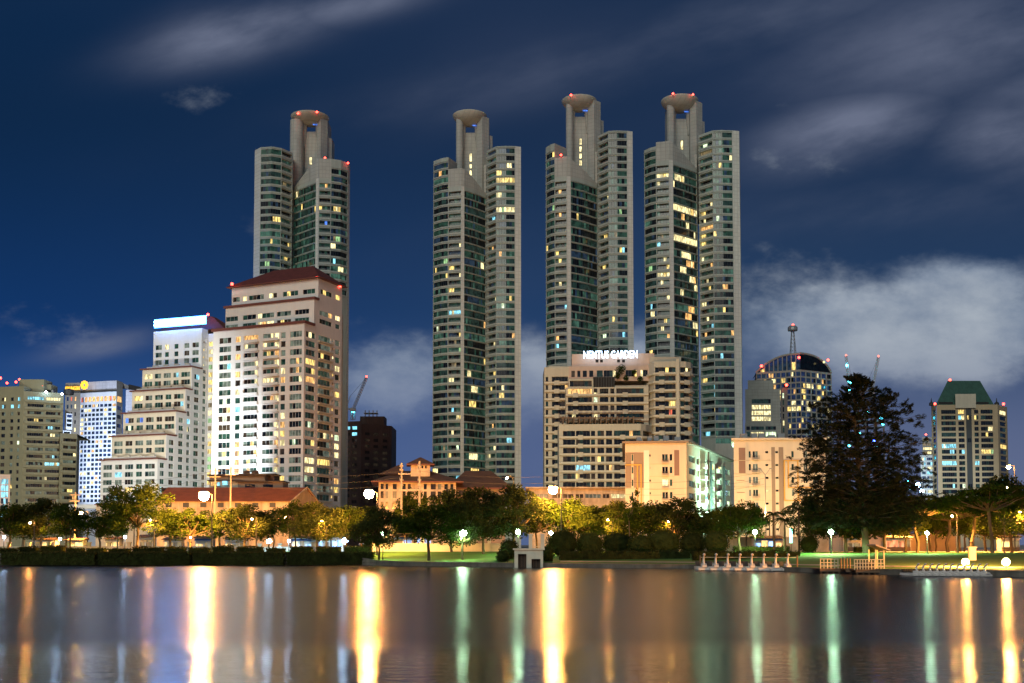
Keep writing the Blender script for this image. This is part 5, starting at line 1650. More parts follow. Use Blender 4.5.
# ---- low roofs on the left: orange tiled hall, brown annex, temple-like villa
def hall():
    Y = 292; z = lambda py: zat(py, Y)
    root = thing('tiled_hall', 'long low hall with orange tiled gable roof lit by sodium light', 'building', (sl(225) * Y, Y + 6, 2.1))
    wl = MB(); x0, x1 = sl(158) * Y, sl(291) * Y; Yb = Y + 22
    xr = sl(303) * (Y + 8)
    zt = z(500.5); zr = z(486)
    wl.quad((x0, Y, 2.1), (x1, Y, 2.1), (x1, Y, zt), (x0, Y, zt), 'old_wall')
    g = [(x1, Y), (xr + 2, Y + 22)]; gm = ((x1 + xr + 2) / 2, Y + 11)
    wl.poly([(*g[0], 2.1), (*g[1], 2.1), (*g[1], zt), (*gm, zr), (*g[0], zt)], 'old_wall')
    wl.quad((x0, Yb, 2.1), (x0, Y, 2.1), (x0, Y, zt), (x0, Yb, zt), 'old_wall')
    wl.quad((xr + 2, Yb, 2.1), (x0, Yb, 2.1), (x0, Yb, zt), (xr + 2, Yb, zt), 'old_wall'); wl.build('wall', root)
    m = MB(); e = .8
    a0, a1 = (x0 - e, Y - e, zt - .3), (x1 + e * .2, Y - e, zt - .3); r0, r1 = (x0 - e, Y + 11, zr + .2), (gm[0] + .5, gm[1], zr + .2); b0, b1 = (x0 - e, Yb + e, zt - .3), (xr + 2.5, Yb + e, zt - .3)
    m.quad(a0, a1, r1, r0, 'orange_roof'); m.quad(r0, r1, b1, b0, 'orange_roof')
    m.tube(a1, r1, .22, .22, 'old_wall', 6); m.tube(r1, b1, .22, .22, 'old_wall', 6)
    m.build('roof', root)
    for k in range(7):
        q = MB(); q.box((x0 + 3 + k * 4.6, Y - .06, z(505)), (1.6, .1, 1.2), 'frame_dark'); q.build('window', root)
    # rusty stacked annex roofs behind
    Y2 = 335; z2 = lambda py: zat(py, Y2)
    root = thing('rooftop_annex', 'brown flat-roofed annex with roof tanks behind the orange tiled hall', 'building', (sl(240) * Y2, Y2 + 6, 2.1))
    m = MB()
    for (a, b, yt, d, mt) in ((206, 262, 475, 4, 'taupe'), (234, 268, 473, 9, 'raw_concrete'), (238, 283, 482, 0, 'taupe'), (209, 240, 481, 1, 'beige_paint'), (160, 212, 489, 2, 'raw_concrete')):
        xa, xb = sl(a) * Y2, sl(b) * Y2
        m.box(((xa + xb) / 2, Y2 + d + 4, (2.1 + z2(yt)) / 2), (xb - xa, 8, z2(yt) - 2.1), mt)
        m.box(((xa + xb) / 2, Y2 + d + 3.6, z2(yt) + .2), (xb - xa + 1, 9.5, .35), 'brown_roof')
    m.build('wall', root)
    for px in (237, 246): q = MB(); q.lathe((sl(px) * Y2, Y2 + 12, z2(473)), [(1.1, 0), (1.1, 1.4), (.1, 1.7)], 'raw_concrete', 12); q.build('roof_tank', root)
    for (px, py, w, h, mt) in ((214, 484, 2, 1.2, 'lit_warm'), (225, 483, 1.6, 1.2, 'lit_cyan'), (218, 484, 1.2, 1, 'lit_cyan'), (268, 486, 3, 1.0, 'glass_c'), (250, 486, 3, 1, 'glass_c')):
        q = MB(); p = at(px, py, Y2 - .1); q.box(p, (w, .1, h), mt); q.build('window', root)
    # planted terrace left of it
    Y3 = 318
    root = thing('planted_terrace', 'low pale terrace wall topped with a clipped green planter', 'building', (sl(135) * Y3, Y3 + 3, 2.1))
    m = MB(); xa, xb = sl(97) * Y3, sl(212) * Y3; m.box(((xa + xb) / 2, Y3 + 4, (2.1 + zat(505, Y3)) / 2), (xb - xa, 8, zat(505, Y3) - 2.1), 'pale_wall'); m.box(((xa + xb) / 2, Y3 + 3.9, zat(504.6, Y3)), (xb - xa + .8, 8.8, .3), 'maroon_edge'); m.build('wall', root)
    q = MB()
    for k in range(40): leaf_clump(q, (xa + 15 + k * .48, Y3 + 1.5, zat(502.6, Y3)), .8, 60, .2, 'leaf')
    q.build('planter', root)


def villa():
    Y = 300; z = lambda py: zat(py, Y)
    root = thing('hip_roofed_villa', 'white colonial style villa with brown hipped roofs and a small cupola', 'house', (sl(440) * Y, Y + 10, 2.1))
    W_ = Wins(root, dark=['glass_brown', 'glass_c'], lit=['lit_dim'], p=.1, frame='frame_dark', whole=1)
    wl = MB(); fr = Frame(456, Y, -5)
    l1 = fr.l_of(379)
    cols = [(381, 384, 1), (386, 388.5, 1), (393, 397, 1), (402.5, 406, 1), (408, 411, 1), (424, 427, 1), (431, 436, 1), (438, 441.5, 1), (444.5, 448, 1), (450.5, 453.5, 1)]
    block(fr, wl, W_, 0, l1, 0, 18, 2.1, z(482), front=cols, rows=[(z(489.5), z(484)), (z(498.5), z(491.5)), (z(509), z(502))], mat='old_wall')
    f2 = Frame(505, Y + 8, -3)
    block(f2, wl, W_, 0, f2.l_of(456), 0, 16, 2.1, z(487), front=[(459, 465, 2), (467, 474, 2), (477, 484, 2), (487, 494, 2)], rows=[(z(494), z(489))], mat='taupe')
    f3 = Frame(430, Y + 2, -5); l3 = f3.l_of(411)
    block(f3, wl, W_, 0, l3, 0, 5, z(476), z(463.5), front=[(418, 420, 1), (421.5, 423.5, 1), (425, 427, 1)], rows=[(z(468), z(465))], mat='old_wall')
    wl.build('wall', root)

    def hip(f, la, lb, ba, bb, za, zr, k=.3, nm='roof'):
        m = MB(); e = [f.P(lb, ba), f.P(la, ba), f.P(la, bb), f.P(lb, bb)]; bm_ = (ba + bb) / 2
        w = lb - la; r0, r1 = f.P(lb - w * k, bm_), f.P(la + w * k, bm_)
        v = [(*p, za) for p in e]; A = (*r0, zr); B_ = (*r1, zr)
        m.poly([v[0], v[1], B_, A], 'brown_roof'); m.poly([v[1], v[2], B_], 'brown_roof'); m.poly([v[2], v[3], A, B_], 'brown_roof'); m.poly([v[3], v[0], A], 'brown_roof')
        m.prism(e, za - .35, za - .02, 'maroon_edge'); m.build(nm, root)
    hip(fr, -2, l1 + 2, -2, 20, z(481.5), z(469), .35)
    hip(f2, -2, f2.l_of(446), -2, 18, z(486.5), z(467), .3)
    hip(f3, -1.2, l3 + 1.2, -1.2, 6.2, z(463.5), z(456), .48)
    q = MB(); p = at(381, 470, Y + 6)
    q.poly([(sl(377) * Y, Y + 2, z(474)), (sl(405) * Y, Y + 2, z(474)), (sl(396) * Y, Y + 8, z(462.5))], 'brown_roof')
    q.poly([(sl(405) * Y, Y + 2, z(474)), (sl(405) * Y, Y + 14, z(474)), (sl(396) * Y, Y + 8, z(462.5))], 'brown_roof')
    q.poly([(sl(377) * Y, Y + 14, z(474)), (sl(377) * Y, Y + 2, z(474)), (sl(396) * Y, Y + 8, z(462.5))], 'brown_roof'); q.build('roof', root)
    W_.done()


hall(); villa()


for w in WINS: w.done()
CL = random.Random(3)
for (px, py, Yc, n, lab, root_) in ((640, 442, 276, 5, '', 0), (745, 439, 276, 5, '', 0)):
    ON = ['first', 'second', 'third', 'fourth', 'last']
    for k in range(n):
        p = at(px + k * 9 + CL.uniform(-2, 2), py, Yc)
        m = MB(); h = CL.uniform(.7, 1.3); m.box((p.x, Yc, zat(440, 268) + .55 + h / 2 + (.7 if px > 700 else .0)), (CL.uniform(.9, 1.8), 1.0, h), 'steel')
        tag(m.build('roof_unit', None, (p.x, Yc, 20)), '%s grey ventilation unit from the left on the roof of the %s cream slab' % (ON[k], 'green-lit' if px < 700 else 'orange-lit'), 'roof unit', 'ventilation units on the %s cream slab roof' % ('green-lit' if px < 700 else 'orange-lit'))


# ------------------------------------------------------------------ street lamps and their light
def spot(parent, loc, target, energy, col, angle=120, size=.5, blend=.6):
    d = bpy.data.lights.new('lamp_light', 'SPOT'); o = bpy.data.objects.new('lamp_light', d); COL.objects.link(o)
    d.energy = energy; d.color = col; d.spot_size = math.radians(angle); d.spot_blend = blend; d.shadow_soft_size = size
    o.parent = parent; o0 = ORG[parent.name]
    o.location = Vector(loc) - o0
    o.rotation_euler = (Vector(target) - Vector(loc)).to_track_quat('-Z', 'Y').to_euler()
    return o


SOD = (1.0, .38, .065); WHT = (.62, 1.0, .34); COOL = (.74, .88, 1.0)


def street_lamp(px, py, Y, label, r=.8, mat='bulb_sodium', arm=1.6, targets=(), double=False, group='tall sodium street lamps', col=None):
    b = at(px, py, Y); g = gz(b.x, Y)
    root = thing('street_lamp', label, 'street lamp', (b.x + arm, Y, g), group)
    m = MB(); m.tube((b.x + arm, Y, g), (b.x + arm, Y, b.z + .3), .16, .09, 'dark_metal', 8); m.tube((b.x + arm, Y, g), (b.x + arm, Y, g + .8), .28, .24, 'dark_metal', 8); m.build('pole', root)
    m = MB(); m.tube((b.x + arm, Y, b.z + .3), (b.x, Y, b.z + .75), .07, .06, 'dark_metal', 6)
    if double: m.tube((b.x + arm, Y, b.z + .3), (b.x + 2 * arm, Y, b.z + .75), .07, .06, 'dark_metal', 6)
    m.build('arm', root)
    m = MB(); m.lathe((b.x, Y, b.z), [(.05, r * .95), (r * .6, r * .85), (r * .8, r * .66), (r * .78, r * .62), (.05, r * .66)], 'steel', 12); m.build('lamp_housing', root)
    m = MB(); m.lathe((b.x, Y, b.z), [(.02, -r * .8), (r * .55, -r * .6), (r * .85, 0), (r * .7, r * .5), (.02, r * .58)], mat, 12); m.build('bulb', root)
    for t in targets:
        # (tx,ty,tz, energy, angle)
        spot(root, (b.x, Y + r + .3, b.z - .2), t[:3], t[3], col or (SOD if mat == 'bulb_sodium' else COOL), t[4], .4)
    return root


def X(px, Y, py=500): return sl(px, py) * Y


KE = 1.0
street_lamp(204, 496, 214, 'brightest tall orange lamp in front of the orange tiled hall', 1.2,
            targets=[(X(235, 295), 295, 8, 90000 * KE, 110), (X(200, 240), 222, 2, 80000 * KE, 170)])
street_lamp(369, 494, 214, 'bright orange lamp left of the timber H-frame pole', 1.15,
            targets=[(X(395, 300), 300, 12, 30000 * KE, 80), (X(360, 240), 222, 2, 62000 * KE, 170)])
street_lamp(553, 490, 214, 'bright orange lamp in front of the beige terraced hotel', 1.05,
            targets=[(X(600, 300), 300, 9, 110000 * KE, 90), (X(560, 240), 222, 2, 62000 * KE, 170)])
street_lamp(81, 513, 250, 'small dim orange lamp beside the tall tree trunks at the left', .5,
            targets=[(X(90, 262), 236, 2, 70000 * KE, 165)])
street_lamp(1006, 487, 232, 'orange lamp in the crown of the leaning tree at the right', .62,
            targets=[(X(975, 200), 205, 2, 190000 * KE, 170)])
street_lamp(1008.5, 467, 300, 'farther small orange lamp directly above another one at the right', .62, targets=[(X(1000, 300), 296, 2, 16000 * KE, 150)])
street_lamp(507, 478, 276, 'dim small orange lamp near the brown roof eaves', .3, targets=[])
for (px, py, Y_, lab, e_) in ((150, 520, 216, 'added low orange lamp in front of the small tree beside the biggest left tree', 13000), (252, 519, 216, 'added low orange lamp in front of the dark tree below the tiled hall', 15000), (322, 521, 216, 'added low orange lamp in front of the dark tree below the condominium', 14000),
                              (30, 523, 216, 'added low orange lamp between the two leftmost trees', 9000), (608, 520, 216, 'added low orange lamp between trees left of the thin sapling', 12000), (668, 522, 214, 'added low orange lamp in the trees below the left cream slab', 11000), (952, 516, 194, 'added low orange lamp in the spreading trees below the green-roofed tower', 45000), (1020, 512, 190, 'added low orange lamp at the right frame edge', 60000)):
    street_lamp(px, py, Y_ + 5, lab, .2, targets=[(X(px, Y_), Y_ + 9, 2, e_, 172)], arm=.9)  # extra low lamps, added to light the tree crowns gold
# low lamps added among the trees to light the facades and crowns
for (px, py, lab, tg) in ((655, 516, 'added low orange lamp behind the trees before the left cream slab', [(X(655, 268), 268, 22, 6300 * KE, 150)]),
                          (765, 514, 'added low orange lamp hidden behind the small round tree before the right cream slab', [(X(770, 268), 268, 24, 6300 * KE, 150)]),
                          (820, 515, 'added low orange lamp hidden behind the tall dark tree', [(X(815, 268), 268, 20, 9000 * KE, 150)]),
                          (130, 517, 'added low orange lamp behind the big tree at the left', [(X(130, 300), 300, 8, 26000 * KE, 140)]),
                          (285, 517, 'added low orange lamp before the gable of the tiled hall', [(X(285, 292), 292, 10, 30000 * KE, 140)]),
                          (450, 515, 'added low orange lamp behind the dark trees before the villa', [(X(440, 300), 300, 14, 9000 * KE, 140)]),
                          (905, 512, 'added low orange lamp in the orange-lit trees right of the tall tree', [(X(905, 240), 222, 2, 90000 * KE, 165)]),
                          (955, 512, 'added low orange lamp below the green-roofed tower', [(X(955, 240), 222, 2, 90000 * KE, 165)])):
    street_lamp(px, py, 251, lab, .28, targets=tg, arm=1.0, col=(1.0, .72, .32) if 'slab' in lab or 'hidden behind the tall' in lab else None)


def added_flood(px, py, Y, label, target, energy, col, angle, mat='bulb_cool'):  # fixtures added to brighten the facades, none of them seen
    p = at(px, py, Y); g = 2.1
    root = thing('floodlight', label, 'floodlight', (p.x, Y, g), 'floodlights added to light the facades')
    m = MB(); m.tube((p.x, Y, g), (p.x, Y, p.z - .4), .1, .08, 'steel', 6); m.build('pole', root)
    m = MB(); m.box((p.x, Y, p.z), (1.2, .5, .8), 'dark_metal'); m.build('lamp_housing', root)
    m = MB(); m.box((p.x, Y + .27, p.z), (1.0, .04, .6), mat); m.build('lens', root)
    spot(root, (p.x, Y + .6, p.z), target, energy, col, angle, .4)


def pt3(px, py, Y): q = at(px, py, Y); return (q.x, q.y, q.z)


added_flood(182, 515, 345, 'added floodlight behind the planted terrace aimed at the stepped white block', pt3(165, 440, 465), 170000, COOL, 85)
added_flood(120, 516, 345, 'added floodlight behind the big tree aimed up the terraces of the stepped block', pt3(150, 410, 465), 190000, (1, .82, .48), 80)
added_flood(212, 515, 345, 'added floodlight behind the rooftop annex aimed at the top of the stepped block', pt3(185, 350, 480), 170000, COOL, 62)
added_flood(262, 512, 312, 'added floodlight behind the tiled hall aimed at the condominium foot', pt3(262, 440, 395), 42000, (.50, .66, 1.0), 100)
added_flood(222, 512, 312, 'added floodlight left of the condominium foot aimed at its upper storeys', pt3(262, 320, 395), 100000, (1, .88, .60), 72)
added_flood(315, 512, 312, 'added floodlight right of the tiled hall aimed at the right side of the condominium', pt3(318, 390, 400), 130000, (1, .88, .60), 80)
added_flood(112, 512, 760, 'added floodlight at the foot of the grey hotel tower', pt3(96, 440, 850), 1100000, (.72, .84, 1.0), 60)
added_flood(560, 512, 345, 'added floodlight behind the podium hall aimed at the terraced hotel', pt3(600, 420, 420), 70000, (1, .80, .45), 95)
added_flood(727, 525, 284, 'added green-white floodlight between the two cream slabs', pt3(700, 485, 292), 80000, (.45, 1.0, .75), 150, 'bulb_white')
added_flood(928, 514, 560, 'added floodlight at the foot of the narrow white block', pt3(927, 480, 705), 240000, COOL, 50)


def park_lamp(px, py, Y, label, r=.42, mat='bulb_white', e=1500, col=WHT, group='white globe park lamps'):
    b = at(px, py, Y); g = gz(b.x, Y)
    root = thing('park_lamp', label, 'park lamp', (b.x, Y, g), group)
    m = MB(); m.tube((b.x, Y, g), (b.x, Y, b.z - r * .9), .09, .06, 'dark_metal', 8); m.tube((b.x, Y, g), (b.x, Y, g + .5), .16, .13, 'dark_metal', 8); m.build('pole', root)
    m = MB(); m.ball(b, r, mat, 12); m.build('globe', root, smooth=True)
    m = MB(); m.lathe((b.x, Y, b.z), [(.02, r * 1.25), (r * .9, r * .95), (.02, r * 1.0)], 'dark_metal', 12); m.build('cap', root)
    if e: spot(root, (b.x, Y, b.z - r - .15), (b.x, Y + .4, 0), e * 1.3, col, 172, .3, .2)


park_lamp(463, 533, 190, 'brightest white globe lamp, standing on the lawn before a small tree', .62, e=4500)
park_lamp(383, 533, 194, 'white globe lamp beside the tree at the left end of the lit lawn', .36, e=3000)
park_lamp(518, 532, 205, 'white globe lamp just left of the sluice house', .45, e=3200)
park_lamp(551, 533, 205, 'white globe lamp just right of the sluice house', .36, e=2600)
park_lamp(755, 532, 215, 'green-white globe lamp beside the blue awning', .42, e=6000)
park_lamp(831, 532, 182, 'white globe lamp on the lawn under the left side of the tall dark tree', .42, e=11000)
park_lamp(927, 533, 178, 'small greenish globe lamp on the lawn right of the tall dark tree', .3, e=11000)
for (px, py, lab) in ((4, 537, 'cool white lamp at the left frame edge'), (125, 537, 'cool white lamp in front of the big tree at the left'), (190, 537, 'cool white lamp below the brightest orange lamp'),
                      (60, 539, 'cool white lamp between the two leftmost trees')):
    park_lamp(px, py, 232, lab, .28, 'bulb_cool' if px > 10 else 'bulb_cool', 900, COOL, 'small cool white path lamps')
for (px, py, r, lab) in ((269, 541, .55, 'blue-white lamp left of the lit kiosks'), (289, 541, .3, 'small blue-white lamp beside the lit kiosk'), (345, 541, .6, 'blue-white lamp at the right end of the lit kiosks')):
    park_lamp(px, py, 236, lab, r, 'bulb_cool', 1600, COOL, 'blue-white lamps by the kiosks')

# bank lamps close to the water at the right
for (px, lab) in ((965.5, 'glaring orange lamp low on the bank behind the swan boats'), (1006, 'glaring orange lamp low on the bank near the right frame edge')):
    Y = 131 if px < 1000 else 127
    b = at(px, 562, Y); g = gz(b.x, Y)
    root = thing('bank_lamp', lab, 'lamp', (b.x, Y, g), 'orange lamps low on the right bank')
    m = MB(); m.tube((b.x, Y, g), (b.x, Y, b.z - .3), .1, .08, 'dark_metal', 8); m.build('post', root)
    m = MB(); m.ball(b, .42, 'bulb_bank', 12); m.build('globe', root)
    spot(root, (b.x, Y, b.z + .6), (b.x - 3, Y + 14, b.z - 1.0), 30000, SOD, 160, .3)
    spot(root, (b.x, Y, b.z + .6), (b.x, Y + 30, b.z + 9), 30000, SOD, 110, .3)

# ------------------------------------------------------------------ park walls, kiosks, sluice house, pier, boats


def lowwall(px0, px1, Y, z0, z1, mat, name, label, piers=0, cat='wall', pier_h=0, coping=True):
    x0, x1 = X(px0, Y), X(px1, Y)
    root = thing(name, label, cat, ((x0 + x1) / 2, Y, z0))
    m = MB(); m.box(((x0 + x1) / 2, Y, (z0 + z1) / 2), (x1 - x0, .3, z1 - z0), mat); m.build('wall', root)
    if coping: m = MB(); m.box(((x0 + x1) / 2, Y, z1 + .06), (x1 - x0 + .1, .45, .12), mat); m.build('coping', root)
    for k in range(piers):
        m = MB(); x = x0 + (x1 - x0) * (k + .5) / piers; m.box((x, Y - .02, (z0 + pier_h) / 2), (.7, .6, pier_h - z0), mat); m.box((x, Y - .02, pier_h + .12), (.95, .85, .24), mat); m.build('pier', root)
    return root


lowwall(372, 506, 236, 2.1, 3.75, 'pale_wall', 'park_wall', 'pale green-lit low wall with tall piers behind the small lawn', 4, pier_h=5.3)
r_ = lowwall(250, 372, 243, 2.1, 3.0, 'pale_wall', 'street_wall', 'low pale wall behind the trees below the condominium', 6, pier_h=3.6)
lowwall(0, 240, 246, 2.1, 3.1, 'old_wall', 'street_wall', 'long low orange-lit wall behind the trees at the left', 12, pier_h=3.9)
lowwall(560, 720, 252.5, 2.1, 4.2, 'old_wall', 'garden_wall', 'orange-lit wall glimpsed between the bushes below the left cream slab', 8, pier_h=5.0)
lowwall(728, 828, 250, 2.1, 5.2, 'old_wall', 'garden_wall', 'tall orange-lit wall behind the palms', 5, pier_h=5.6)
lowwall(832, 955, 248, 2.1, 5.8, 'pinkish', 'garden_wall', 'reddish orange-lit wall behind the tall dark tree trunks', 8, pier_h=6.1)


KR = random.Random(5)


def kiosk(px, w, Y, label, mat, h=2.6, awn='white_awning', roof='brown_roof'):
    x = X(px, Y); z = 2.1; w *= .8
    root = thing('kiosk', label, 'kiosk', (x, Y, z), 'small lit kiosks along the street')
    m = MB(); m.box((x, Y + 1.5, z + h / 2), (w, 2.4, h), 'white_paint'); m.build('booth', root)
    m = MB(); n = max(1, int(w / 1.4))
    for k in range(n):
        hh = h * KR.uniform(.25, .6); m.box((x - w / 2 + w * (k + .5) / n, Y + .27, z + h * .3 + hh / 2), (w / n - KR.uniform(.15, .6), .06, hh), KR.choice([mat, mat, mat, 'lit_dim', 'lit_dim', 'shop_warm']))
    m.build('lit_front', root)
    m = MB(); m.prism([(x - w / 2 - .3, Y - .9), (x + w / 2 + .3, Y - .9), (x + w / 2 + .3, Y + 2.9), (x - w / 2 - .3, Y + 2.9)], z + h, [z + h + .1, z + h + .1, z + h + .6, z + h + .6], roof); m.build('roof', root)
    m = MB(); m.quad((x - w / 2, Y + .24, z + h - .1), (x + w / 2, Y + .24, z + h - .1), (x + w / 2, Y - .9, z + h - .5), (x - w / 2, Y - .9, z + h - .5), awn); m.build('awning', root)
    m = MB(); m.box((x, Y + .05, z + .5), (w * .9, .5, .9), 'timber'); m.build('counter', root)


for args in ((302, 5.5, 240, 'wide kiosk with cool blue-white front right of the small lamp', 'shop_cool', 2.8, 'blue_awning'),
             (330, 7, 240, 'widest bright blue-white kiosk below the right edge of the condominium', 'shop_cool', 3.0, 'white_awning'),
             (316, 3, 240, 'narrow dim kiosk between two blue-white kiosks', 'lit_dim', 2.6, 'white_awning'),
             (403, 5, 240, 'kiosk with white front behind the left lawn tree', 'shop_cool', 3.2, 'blue_awning'),
             (424, 4, 240, 'glowing blue-white kiosk just left of the middle lawn tree', 'shop_cool', 3.4, 'white_awning'),
             (45, 6, 250, 'warm kiosk behind the second tree from the left edge', 'shop_warm', 2.6, 'white_awning'),
             (75, 5, 250, 'orange kiosk under the small dim orange lamp', 'shop_warm', 2.5, 'white_awning'),
             (113, 4, 250, 'warm kiosk just left of the big tree trunk', 'shop_warm', 2.7, 'white_awning'),
             (146, 4, 250, 'cool lit kiosk just right of the big tree trunk', 'shop_cool', 3.2, 'white_awning'),
             (173, 5, 250, 'warm kiosk left of the lamp below the brightest orange lamp', 'shop_warm', 2.6, 'white_awning'),
             (204, 5, 250, 'warm kiosk straight below the brightest orange lamp', 'shop_warm', 2.9, 'blue_awning'),
             (236, 6, 250, 'warm kiosk below the left half of the condominium', 'shop_warm', 2.8, 'white_awning'),
             (655, 5, 248, 'orange kiosk glimpsed between clipped bushes', 'shop_pink', 2.8, 'white_awning'),
             (622, 3, 248, 'small cool kiosk under the thin sapling', 'shop_cool', 2.5, 'blue_awning'),
             (768, 8, 246, 'kiosk with a long blue awning left of the palm', 'shop_cool', 2.9, 'blue_awning'),
             (853, 4, 244, 'reddish lit kiosk left of the tall dark tree trunk', 'shop_pink', 3.0, 'white_awning'),
             (898, 7, 244, 'red-orange kiosk right of the tall dark tree trunk', 'shop_pink', 3.0, 'white_awning'),
             (1010, 5, 244, 'cool lit kiosk at the right frame edge', 'shop_cool', 3.2, 'white_awning')):
    kiosk(*args)
# vertical green tube lamp near the palms
m = MB(); p = at(791, 535, 225); root = thing('tube_lamp', 'upright cyan-green tube light among the palms', 'lamp', (p.x, 225, 2.1))
m.tube((p.x, 225, p.z - 1.6), (p.x, 225, p.z + 1.4), .28, .28, 'tube_green', 10); m.build('tube', root)
m = MB(); m.tube((p.x, 225, 2.0), (p.x, 225, p.z - 1.6), .1, .1, 'dark_metal', 6); m.build('post', root)


def h_frame():
    Y = 262 - 9
    x0, x1 = X(401.5, Y, 490), X(419.5, Y, 490)
    root = thing('utility_poles', 'two tall orange-lit poles joined by crossbeams with wires', 'utility pole', ((x0 + x1) / 2, Y, 2.1))
    for x in (x0, x1):
        m = MB(); m.tube((x, Y, 2.1), (x, Y, zat(463 if x == x0 else 461, Y)), .30, .22, 'pale_post', 8); m.build('pole', root)
    m = MB()
    for py in (474, 490): m.box(((x0 + x1) / 2, Y - .3, zat(py, Y)), (x1 - x0 + 1.4, .2, .32), 'pale_post')
    m.build('crossbeam', root)
    m = MB()
    for x in (x0, x1):
        for py in (466, 470, 480, 485): m.box((x, Y - .35, zat(py, Y)), (.9, .2, .25), 'pale_post'); m.tube((x - .35, Y - .35, zat(py, Y)), (x - .35, Y - .35, zat(py, Y) + .45), .09, .06, 'steel', 6)
    m.build('insulators', root)
    return x0, x1, Y


hx0, hx1, hY = h_frame()
# other utility poles on the left
for (px, py, lab) in ((215, 468, 'tall thin orange-lit pole right of the brightest orange lamp'), (230.5, 466, 'tall orange-lit pole in front of the rooftop annex'), (75.5, 492, 'orange-lit pole at the right edge of the olive block')):
    Y = 252; root = thing('utility_pole', lab, 'utility pole', (X(px, Y), Y, 2.1), 'single utility poles')
    m = MB(); m.tube((X(px, Y), Y, 2.1), (X(px, Y), Y, zat(py, Y)), .26, .18, 'pale_post', 8); m.build('pole', root)
    m = MB()
    for q in (3, 9): m.box((X(px, Y), Y - .25, zat(py + q, Y)), (2.4, .16, .22), 'pale_post')
    m.build('crossarm', root)
# sagging power lines between the poles
pls = [(X(75.5, 252), 252), (X(215, 252), 252), (X(230.5, 252), 252), (hx0, hY), (hx1, hY), (X(600, 256), 256), (X(764, 256), 256)]
for k, (a, b) in enumerate(zip(pls[:-1], pls[1:])):
    if k == 3: continue
    m = MB()
    for dz in (0, 1.4, 2.9):
        za, zb = 17.6 + dz, 17.6 + dz
        if k == 0: za -= 2.5
        if k == 5: za -= 2
        prev = None
        for i in range(13):
            t = i / 12; sag = 1.4 * 4 * t * (1 - t) * min(1, abs(b[0] - a[0]) / 40)
            p = (a[0] + (b[0] - a[0]) * t, a[1] + (b[1] - a[1]) * t - .4, za + (zb - za) * t - sag)
            if prev: m.tube(prev, p, .035, .035, 'dark_metal', 4, cap=False)
            prev = p
    tag(m.build('power_lines', None, (a[0], a[1], 17)), ['three sagging wires from the olive block pole to the thin pole', 'short wires between the thin pole and the annex pole', 'wires from the annex pole to the double pole', '', 'long wires from the double pole over the podium hall', 'wires crossing in front of the two cream slabs'][k], 'power line', 'overhead wires')
# slender double-armed unlit post in front of the right slab
Y = 252; root = thing('twin_arm_post', 'unlit slender post with two upturned arms in front of the right cream slab', 'street lamp', (X(765.5, Y), Y, 2.1))
m = MB(); m.tube((X(765.5, Y), Y, 2.1), (X(765.5, Y), Y, zat(475, Y)), .15, .1, 'steel', 8); m.build('pole', root)
for s in (-1, 1):
    m = MB(); m.tube((X(765.5, Y), Y, zat(475, Y)), (X(765.5, Y) + s * 1.1, Y, zat(469, Y)), .08, .06, 'steel', 6); m.box((X(765.5, Y) + s * 1.3, Y, zat(468.6, Y)), (.7, .35, .2), 'steel'); m.build('arm', root)
for (px, py, lab) in ((709, 440, 'tall dark post in front of the green-lit side of the left slab'), (716, 452, 'dark post right of another in front of the green-lit side wall')):
    Y = 256; root = thing('utility_pole', lab, 'utility pole', (X(px, Y), Y, 2.1), 'dark posts before the slab')
    m = MB(); m.tube((X(px, Y), Y, 2.1), (X(px, Y), Y, zat(py + 12, Y)), .24, .17, 'dark_metal', 8); m.build('pole', root)
    m = MB(); m.box((X(px, Y), Y - .2, zat(py + 22, Y)), (2.2, .16, .2), 'dark_metal'); m.build('crossarm', root)


def sluice():
    Y = 169.5; s0 = X(514.5, Y); s1 = X(543, Y)
    z = lambda py: EYE - (py - HOR) * Y / F
    root = thing('sluice_house', 'small pale concrete sluice with two dark openings and two square pillars', 'sluice gate', ((s0 + s1) / 2, Y, 0))
    m = MB(); Fc = Face([(s0, Y), (s1, Y)])
    ops = [(Fc.ux(518, 560), Fc.ux(526.5, 560), -.6, z(554)), (Fc.ux(531.5, 560), Fc.ux(540.5, 560), -.6, z(559))]
    wall_grid(m, Fc, -1, z(550), ops, 'pale_wall', .9)
    for sx, d in ((s0, 1), (s1, -1)):
        a = [(sx, Y, -1), (sx, Y + 5, -1), (sx, Y + 5, z(550)), (sx, Y, z(550))]; m.poly(a, 'pale_wall')
    m.poly([(s0, Y, z(550)), (s1, Y, z(550)), (s1, Y + 5, z(550)), (s0, Y + 5, z(550))], 'pale_wall')
    m.build('wall', root)
    m = MB(); m.box(((s0 + s1) / 2, Y + 2.4, z(550) + .12), (s1 - s0 + .5, 5.3, .22), 'pale_wall'); m.build('roof', root)
    for (u0, u1, v0, v1) in ops:
        q = MB(); A = Fc.pt(u0, -.88); B_ = Fc.pt(u1, -.88); q.prism([A, B_, (B_.x, B_.y + .1), (A.x, A.y + .1)], v0, v1, 'dark_void')
        for k in range(6): c = Fc.pt(u0 + (u1 - u0) * (k + .5) / 6, -.8); q.box((c.x, c.y, (v0 + v1) / 2), (.06, .06, v1 - v0), 'timber')
        q.build('gate', root)
    for px in (531, 543):
        q = MB(); x = X(px - .5, Y + 2); zt = EYE - (535 - HOR) * Y / F
        q.box((x, Y + 2, (z(550) + .23 + zt) / 2), (.55, .55, zt - z(550) - .23), 'pale_wall'); q.box((x, Y + 2, zt + .1), (.75, .75, .2), 'pale_wall'); q.build('pillar', root)
    q = MB(); q.box((X(536.5, Y + 2), Y + 2, z(546.5)), (1.7, .12, .12), 'rail_cream'); q.box((X(536.5, Y + 2), Y + 2, z(548.5)), (1.7, .12, .12), 'rail_cream'); q.build('railing', root)


sluice()


